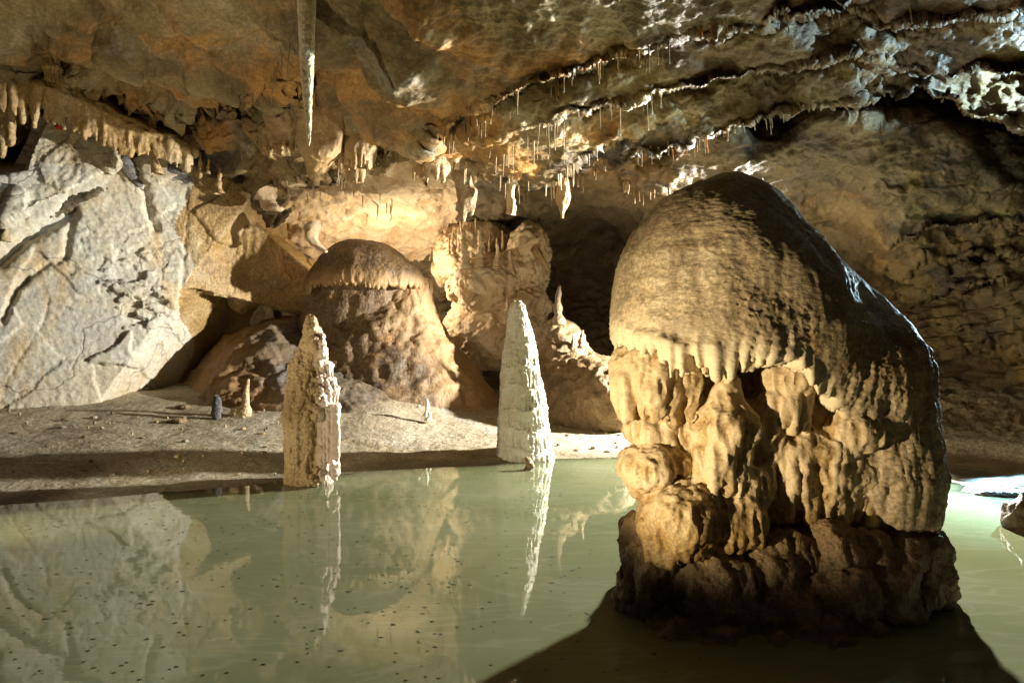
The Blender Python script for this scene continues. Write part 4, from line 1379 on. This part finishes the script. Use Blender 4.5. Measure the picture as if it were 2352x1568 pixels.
# hanging drapery masses between the ledge and the lit alcove
for nm, parts_, drs, lab, mt, sd in (
        ('drapery', [(735, 235, 8.9, 58, 732, 330, 9.0, 44), (732, 330, 9.0, 44, 728, 392, 9.2, 22), (760, 300, 9.0, 30, 770, 345, 9.1, 16)], [(735, 300, 44, 9.0, .25, 10, 60, 110, 9)],
         'thick tapering flowstone boss hanging below the tip of the longest stalactite', 'drip', 201),
        ('drapery', [(800, 290, 9.3, 40, 806, 350, 9.4, 30), (845, 300, 9.2, 30, 842, 360, 9.3, 20)], [(812, 345, 46, 9.35, .3, 13, 50, 95, 7)],
         'pleated brown curtain of dripstone above the brightly lit alcove', 'drip', 202),
        ('drapery', [(815, 350, 9.9, 20, 818, 400, 9.9, 18)], [(817, 400, 18, 9.9, .12, 6, 30, 50, 5)], 'small fluted tassel of dripstone hanging against the lit alcove', 'drip', 203),
        ('drapery', [(650, 265, 9.4, 44, 640, 320, 9.6, 22)], [(640, 320, 34, 9.5, .2, 8, 40, 80, 6)], 'fringe of pale tapering dripstone left of the longest stalactite tip', 'drip', 204),
        ('drapery', [(975, 345, 8.6, 30, 1010, 385, 8.7, 22), (945, 330, 8.8, 24, 960, 360, 8.8, 16)], [(985, 385, 38, 8.7, .2, 9, 40, 85, 6)],
         'ragged brown dripstone fringe at the near corner of the lit alcove', 'drip', 205),
        ('drapery', [(1060, 400, 9.5, 22, 1068, 450, 9.6, 16), (1068, 450, 9.6, 15, 1062, 505, 9.7, 5), (1085, 440, 9.6, 12, 1082, 490, 9.7, 5)], [],
         'dark forked dripstone hanging at the right edge of the lit alcove', 'base', 206),
        ('drapery', [(1292, 420, 9.2, 12, 1294, 455, 9.3, 14), (1294, 455, 9.3, 14, 1290, 500, 9.3, 3)], [], 'thick spindle shaped stalactite hanging alone over the dark recess', 'drip', 207)):
    allx = np.array([[p[0] for p in parts_] + [p[4] for p in parts_], [p[1] for p in parts_] + [p[5] for p in parts_]])
    dm = parts_[0][2]
    lo_, hi_ = P(allx[0].min() - 75, allx[1].max() + 120, dm) - np.array([0, .6, 0]), P(allx[0].max() + 75, allx[1].min() - 75, dm) + np.array([0, .9, 0])
    s_ = Sculpt(lo_, hi_, .02)
    for p_ in parts_:
        s_.K(*p_, .06)
    for q_ in drs:
        s_.drips(*q_[:5], q_[5], q_[6], q_[7], q_[8], .04)
    V, Q = s_.mesh()
    V = V + normals_of(V, Q) * (0.018 * fbm(V * np.array([1, 1, .2]), 9, 3, sd, ridged=True))[:, None]
    V = roughen(V, Q, [(0.03, 3, 3, False, 1), (.01, 14, 3, False, 1)], sd + 1)
    tag(link(nm, V, Q, M[mt], loc=P(parts_[0][0], parts_[0][1], dm)), lab, 'stalactite' if 'spindle' in lab else 'drapery')


def fringe(pts, n, l0, l1, r, mat, name, label, group, seed, jit=8, lift=10, up=.06):
    """stalactites along a broken rock edge given in photo units"""
    r_ = random.Random(seed)
    pts = np.array(pts, float)
    seg = np.hypot(*np.diff(pts, axis=0).T)
    cum = np.r_[0, np.cumsum(seg)]
    for i in range(n):
        s_ = cum[-1] * r_.random()
        x, y = np.interp(s_, cum, pts[:, 0]), np.interp(s_, cum, pts[:, 1]) + r_.uniform(-jit, jit) - lift
        a = root(x, y)
        dd = a[1]
        ln = r_.uniform(l0, l1) ** 1 * (r_.random() ** .6 * .7 + .3)
        b_ = a + np.array([r_.uniform(-.012, .012), -.03, -(ln + lift) * dd / F])
        a = a + np.array([0, 0.02, up])
        rr = r * r_.uniform(.7, 1.4) * dd / F
        spike(name, a, rr, b_, rr * .3, M[mat], label, 'stalactite', group, 7, 6, .12, seed=seed)


fringe([(1010, 320), (1120, 258), (1230, 205), (1330, 165), (1420, 140), (1560, 105)], 44, 22, 60, 3.2, 'drip', 'stalactite', 'brown pencil stalactite in the row along the middle ceiling bed',
       'pencil stalactites along the middle bed', 1)
fringe([(1060, 395), (1180, 340), (1260, 300), (1400, 250), (1540, 215)], 30, 30, 78, 1.7, 'straw', 'soda_straw', 'thin white soda straw in the brightly edged group right of the alcove', 'soda straws right of the alcove', 2, 18)
fringe([(1060, 395), (1130, 405), (1250, 435), (1330, 385), (1400, 325)], 22, 15, 45, 2.6, 'straw', 'stalactite', 'short pale spike fringing the lowest ceiling lip above the dark recess',
       'spikes on the lowest lip', 3)
fringe([(1450, 358), (1530, 350), (1680, 300), (1800, 265)], 22, 14, 45, 1.8, 'straw', 'soda_straw', 'bright soda straw on the ceiling lip above the giant stalagmite', 'soda straws above the giant', 4, 5)
fringe([(1540, 352), (1600, 335), (1670, 305)], 6, 16, 26, 3.2, 'orange', 'stalactite', 'glowing orange drip on the ceiling lip above the giant stalagmite', 'orange drips above the giant', 5, 3)
fringe([(1640, 60), (1760, 45), (1900, 40), (2100, 20)], 14, 14, 40, 2.4, 'drip', 'stalactite', 'small brown drip under the uppermost ceiling bed, top right', 'drips under the top bed', 6)
spike('stalactite', root(1608, 62) + np.array([0, .02, .05]), .02, root(1608, 62) + np.array([0, -.03, -.12]), .004, M['orange'], 'single orange drip hanging under the uppermost ceiling bed', 'stalactite', seed=7)
spike('stalactite', root(1648, 55) + np.array([0, .02, .1]), .09, root(1648, 55) + np.array([0, -.03, -.14]), .015, M['drip'], 'blunt brown cone under the uppermost bed beside the orange drip', 'stalactite', seed=8)
fringe([(1130, 420), (1250, 450), (1330, 410), (1420, 360)], 26, 15, 50, 2.6, 'drip', 'stalactite', 'grey brown spike hanging in the shade under the lowest ceiling lip', 'shaded spikes over the recess', 9, 8, 2)
fringe([(690, 470), (740, 430), (800, 440), (860, 470), (900, 500)], 24, 8, 40, 2.2, 'peach', 'stalactite', 'tiny peach coloured drip on the lamplit alcove roof', 'drips on the alcove roof', 10, 42, 4)
fringe([(620, 190), (660, 120), (680, 60), (690, 20)], 12, 30, 80, 2.4, 'drip', 'stalactite', 'thin brown drip on the wall left of the longest stalactite', 'drips left of the longest stalactite', 11, 16)
fringe([(1430, 420), (1480, 455), (1540, 440)], 12, 14, 36, 2.8, 'drip', 'stalactite', 'brown spike beside the top of the giant stalagmite', 'spikes beside the giant top', 12)


def stub(px, py0, py1, d, w, mat, label, group=None, cat='stalagmite', bulbs=3, name='stalagmite', ground=False):
    a = P(px, py1, d)
    if ground:
        a = base_of(a)
        a[2] -= .02
    t = P(px + random.Random(px).uniform(-3, 3), py0, d)
    return spike(name, a, w * d / F / 2, t, w * d / F * .14, M[mat], label, cat, group, 12, 16, .10, bulbs=bulbs, seed=int(px))


# lit flowstone hill inside the alcove
f_ = Sculpt(P(985, 850, 13.2) - np.array([0, 1.6, 0]), P(1290, 500, 13.2) + np.array([0, 1.6, 0]), .03)
f_.E(1120, 655, 88, 62, 13.4, .9, .15)
f_.E(1060, 605, 70, 55, 14.5, .8, .2)
f_.E(1180, 640, 70, 60, 13.6, .8, .2)
f_.E(1100, 565, 90, 50, 14.3, .8, .2)
f_.E(1200, 700, 50, 40, 13.2, .6, .2)
f_.E(1130, 760, 105, 90, 13.7, .9, .25)
f_.E(1215, 575, 40, 62, 13.3, .5, .2)
V, Q = f_.mesh()
g1, g2, gr = worley(V, 2.6, 20)
V = V + normals_of(V, Q) * (0.12 * (gr - .5) + .05 * fbm(V, 5, 4, 210, ridged=True))[:, None]
V = roughen(V, Q, [(0.14, 1.7, 3, False, 1), (.05, 6, 4, True, 1.3), (.015, 16, 3, False, 1)], 211)
tag(link('flowstone_hill', V, Q, M['peach'], loc=P(1120, 700, 13.4)), 'lamplit hill of pale peach flowstone at the back, behind the white stalagmite', 'flowstone')
for x, y0, y1, d, w, lab in ((1068, 530, 618, 12.4, 30, 'taller pale cone on the lamplit hill, left of its twin'), (1100, 528, 610, 12.4, 24, 'slimmer pale cone on the lamplit hill, right of its twin'),
                             (1140, 560, 615, 12.45, 18, 'short pale cone right of the two on the lamplit hill'), (1172, 575, 620, 12.5, 15, 'stubby pale cone at the right end of the lamplit hill'),
                             (990, 568, 600, 12.6, 10, 'lone small pale stalagmite between the brown mushroom and the lamplit hill'),
                             (1165, 672, 715, 12.4, 12, 'little pale stalagmite peeping out behind the white stalagmite tip')):
    stub(x, y0, y1, d, w, 'peach', lab, bulbs=6)
for x, y0, y1 in [(1040, 530, 575), (1052, 520, 580), (1030, 545, 585), (1082, 515, 570), (1112, 525, 580), (1125, 530, 590), (1140, 545, 600), (1155, 530, 590), (1060, 505, 560), (1095, 500, 560)]:
    stub(x, y0, y1, 13.5, 11, 'peach', 'small stalagmite in the crowd behind the two pale cones', 'crowd of stalagmites on the lamplit hill', bulbs=4)
for x, y0, y1, d, w, lab in ((1284, 655, 745, 11.6, 30, 'dark stout stalagmite in the gloom right of the white one'), (1335, 758, 800, 11, 18, 'small brown stub in the shade beside the giant stalagmite'),
                             (1315, 770, 810, 11.2, 14, 'tiny brown stub in the shade left of a larger one')):
    stub(x, y0, y1, d, w, 'base', lab)
# mounds right of the white stalagmite, dark material standing in for their shade
f_ = Sculpt((0.3, 9.2, -.1), (3.4, 12.6, 2.0), .035)
f_.E(1330, 930, 105, 120, 11.4, .8, .3)
f_.E(1280, 850, 75, 110, 11.8, .7, .3)
f_.E(1400, 930, 90, 100, 11.0, .8, .3)
V, Q = f_.mesh()
V = relax(V, Q, 2)
V = roughen(V, Q, [(0.16, 1.3, 3, False, 1), (.05, 5, 4, True, 1)], 220)
tag(link('flowstone_mound', V, Q, M['base'], loc=base_of(P(1330, 960, 11))), 'rounded shaded flowstone mound between the white and the giant stalagmites', 'flowstone')

# hanging formations in the dark right of the lamplit hill
spike('stalactite', P(1226, 545, 12.95), .15, P(1256, 625, 12.7), .03, M['drip'], 'leaning lamplit stalactite at the right end of the lamplit hill', 'stalactite', None, 12, 14, .18, seed=3)
spike('stalactite', P(1176, 425, 9.5), .05, P(1170, 492, 9.5), .07, M['peach'], 'small brightly lit dripstone bulb above the lamplit hill', 'stalactite', None, 10, 10, .25, seed=4)
spike('stalactite', P(718, 520, 11.6), .16, P(741, 578, 11.4), .03, M['peach'], 'twisted lamplit stalactite left of the brown mushroom cap', 'stalactite', None, 12, 14, .22, seed=5)
spike('stalactite', P(610, 440, 11.4), .22, P(645, 490, 11.4), .05, M['peach'], 'lamplit pointed rock tongue left of the alcove roof', 'stalactite', None, 12, 14, .22, seed=6)
for x, y0, y1, w in ((460, 350, 425, 16), (505, 385, 445, 20), (478, 360, 400, 12), (440, 340, 400, 10)):
    stub(x, y0, y1, 10.9, w, 'drip', 'knobbly grey brown stalagmite on the slab behind the boulder shoulder', 'stalagmites on the boulder shoulder')
stub(12, 512, 555, 10.0, 22, 'cream', 'short pale stump at the left edge, on the boulder crack', bulbs=1)


# ------------------------------------------------------------------ stones and small things on the bank
def stone(px, py, w, h_, mat, label, group=None, d=None, seed=0, z0=None, name='stone', cat='stone', sink=.25):
    if d is None:
        g = (py - CY)
        d = 9.0
        for _ in range(12):
            p_ = base_of(P(px, py, d))
            d += .7 * ((CH - p_[2]) * F / g - d)
    q = d / F
    c_ = base_of(P(px, py, d))
    rx, rz = w * q / 2, h_ * q / 2
    s_ = Field(np.array([-rx, -rx, -rz]) * 1.7, np.array([rx, rx, rz]) * 1.7, max(rx, rz) / 9)
    s_.ell((0, 0, 0), (rx, rx * .8, rz), .01)
    V, Q = s_.mesh()
    g1, g2, gr = worley(V + seed * 3.1, 1.4 / rx, seed)
    V = V * (1 + .30 * (gr[:, None] - .5)) * (1 + .12 * fbm(V + seed, 2.2 / rx, 3, seed)[:, None])
    V = relax(V, Q, 1, .4)
    c_[2] = c_[2] + rz * (1 - sink) if z0 is None else z0
    return tag(link(name, V + c_, Q, M[mat], loc=c_), label, cat, group)


stone(498, 925, 26, 62, 'slate', 'upright grey shard of rock on the bank beside the leaning stick of dripstone', seed=1, name='rock_shard', cat='stone', sink=.15)
s0 = P(552, 940, 9.9)
s0 = base_of(s0)
f_ = Sculpt(s0 - np.array([.4, .35, .2]), s0 + np.array([.4, .35, .75]), .012)
f_.cone(s0 + np.array([-.05, 0, 0.03]), .10, s0 + np.array([.08, 0, .05]), .085, .04)
f_.cone(s0 + np.array([0.07, 0, .05]), .055, s0 + np.array([.085, 0, .30]), .04, .05)
f_.cone(s0 + np.array([0.085, 0, .30]), .04, s0 + np.array([.115, 0, .52]), .018, .02)
V, Q = f_.mesh()
V = roughen(V, Q, [(.012, 12, 3, False, 1), (.006, 30, 3, True, 1)], 230)
tag(link('stalagmite', V, Q, M['cream'], loc=s0), 'thin crooked stick like stalagmite on a knobbly foot, left on the bank', 'stalagmite')
stone(420, 912, 32, 12, 'base', 'dark flat stone at the far edge of the bank, under the boulder overhang', seed=3)
stone(410, 970, 36, 14, 'base', 'flat dark stone alone in the middle of the left bank', seed=4)
stone(596, 728, 34, 34, 'brown', 'pale rounded rock in the hollow behind the flowstone mound', d=12.8, seed=5)
sx = random.Random(5)
for i in range(60):
    stone(sx.uniform(20, 640), sx.uniform(925, 1095), 4 + 16 * sx.random() ** 2.2, sx.uniform(3, 9), sx.choice(['bank', 'base', 'cream']), 'small loose stone scattered on the muddy left bank',
          'stones on the left bank', seed=10 + i)
for i in range(14):
    stone(sx.uniform(1280, 1440), sx.uniform(965, 1040), sx.uniform(5, 14), sx.uniform(4, 8), sx.choice(['bank', 'base']), 'small loose stone on the flat bank behind the white stalagmite',
          'stones on the middle bank', seed=40 + i)
for i in range(34):
    stone(sx.uniform(2150, 2350), sx.uniform(930, 1010), sx.uniform(6, 22), sx.uniform(5, 14), sx.choice(['bank', 'strata', 'brown']), 'brown rubble lump on the slope under the right wall',
          'rubble under the right wall', seed=60 + i)
for i, (x, y) in enumerate([(2250, 1128), (2270, 1132), (2290, 1128), (2310, 1138), (2330, 1136), (2345, 1142), (2262, 1138)]):
    stone(x, y, 34, 14, 'slate', 'wet dark pebbly lump along the edge of the white shelf', 'lumps along the white shelf', d=6.7 - .02 * i, seed=100 + i)
stone(2352, 1215, 95, 120, 'brown', 'brown rock in the water at the right edge of the photograph', d=5.5, z0=0.06, seed=111, name='rock', cat='rock', sink=.5)
st_ = P(1213, 1080, 8.0)
st_[2] = -.02
spike('stalagmite', st_, .075, st_ + np.array([.01, 0, .16]), .035, M['base'], 'small dark stump sticking out of the water in front of the white stalagmite', 'stalagmite', None, 12, 8, .14, seed=9)
# small stubs on the grey slope
for x, y0, y1, w in ((978, 915, 955, 16), (984, 945, 965, 18), (962, 925, 935, 14)):
    stub(x, y0, y1, 10.2, w, 'white', 'little white stub on the grey slope under the brown mushroom', 'white stubs on the grey slope', bulbs=1)

# dark flecks of floating mud and calcite on the pool
cl = random.Random(21)
Vs, Qs, k = [], [], 0
while k < 850:
    y = 2.4 + 4.6 * cl.random() ** 1.15
    x = cl.uniform(-.78 * y, 1.9)
    if x > .35 + .2 * (y - 2.5) and y < 5 and x > .9:
        continue
    if shore_sd(np.array([x]), np.array([y]))[0] > -.25 or perlin(np.array([[x * .7, y * .7, 3]]), 4)[0] < cl.uniform(-.6, .35):
        continue
    r_, a0 = cl.uniform(.003, .010) * (1 if cl.random() < .85 else 1.5), cl.uniform(0, 6)
    ring = [(x + r_ * cl.uniform(.7, 1.2) * math.cos(a0 + j * pi / 4) * 1.4, y + r_ * cl.uniform(.7, 1.2) * math.sin(a0 + j * pi / 4), .001) for j in range(8)]
    Vs += ring + [(x, y, .004)]
    b0 = k * 9
    Qs += [[b0 + 2 * j, b0 + 2 * j + 1, b0 + (2 * j + 2) % 8, b0 + 8] for j in range(4)]
    k += 1
M['fleck'] = rock('mud_fleck', [(0.3, (0.035, 0.04, 0.015)), (0.7, (0.08, 0.085, 0.035))], 3, bump=.2, speck=.2)
tag(link('floating_flecks', np.array(Vs), np.array(Qs), M['fleck']), 'dark flecks of mud strewn over the green pool', kind='stuff')

# small red marker fixed to the dark slab, upper left
bpy.context.view_layer.update()
dg_ = bpy.context.evaluated_depsgraph_get()
v_ = P(136, 293, 1.0) - cam_p
hit, loc_, nrm_, *_r = SC.ray_cast(dg_, Vector(cam_p), Vector(v_).normalized())
if hit:
    M['red'] = rock('red_enamel', [(0.3, (0.62, 0.06, 0.03)), (0.7, (0.75, 0.10, 0.05))], 4, bump=.1, speck=.1, rough=.5)
    z_ = -Vector(v_).normalized()
    x_ = Vector((0.95, 0, .3)).normalized()
    x_ = (x_ - z_ * x_.dot(z_)).normalized()
    y_ = z_.cross(x_)
    vs_ = []
    for dz in (-.06, .012):
        for (a_, b_) in ((-.045, -.05), (.05, -.045), (.045, .045), (-.05, .04)):
            vs_.append(tuple(loc_ + x_ * a_ + y_ * b_ + z_ * dz))
    tag(link('marker', np.array(vs_), np.array([[3, 2, 1, 0], [4, 5, 6, 7], [0, 1, 5, 4], [1, 2, 6, 5], [2, 3, 7, 6], [3, 0, 4, 7]]), M['red'], loc=tuple(loc_)),
        'tiny red marker fixed among the grey slabs, upper left', 'marker')
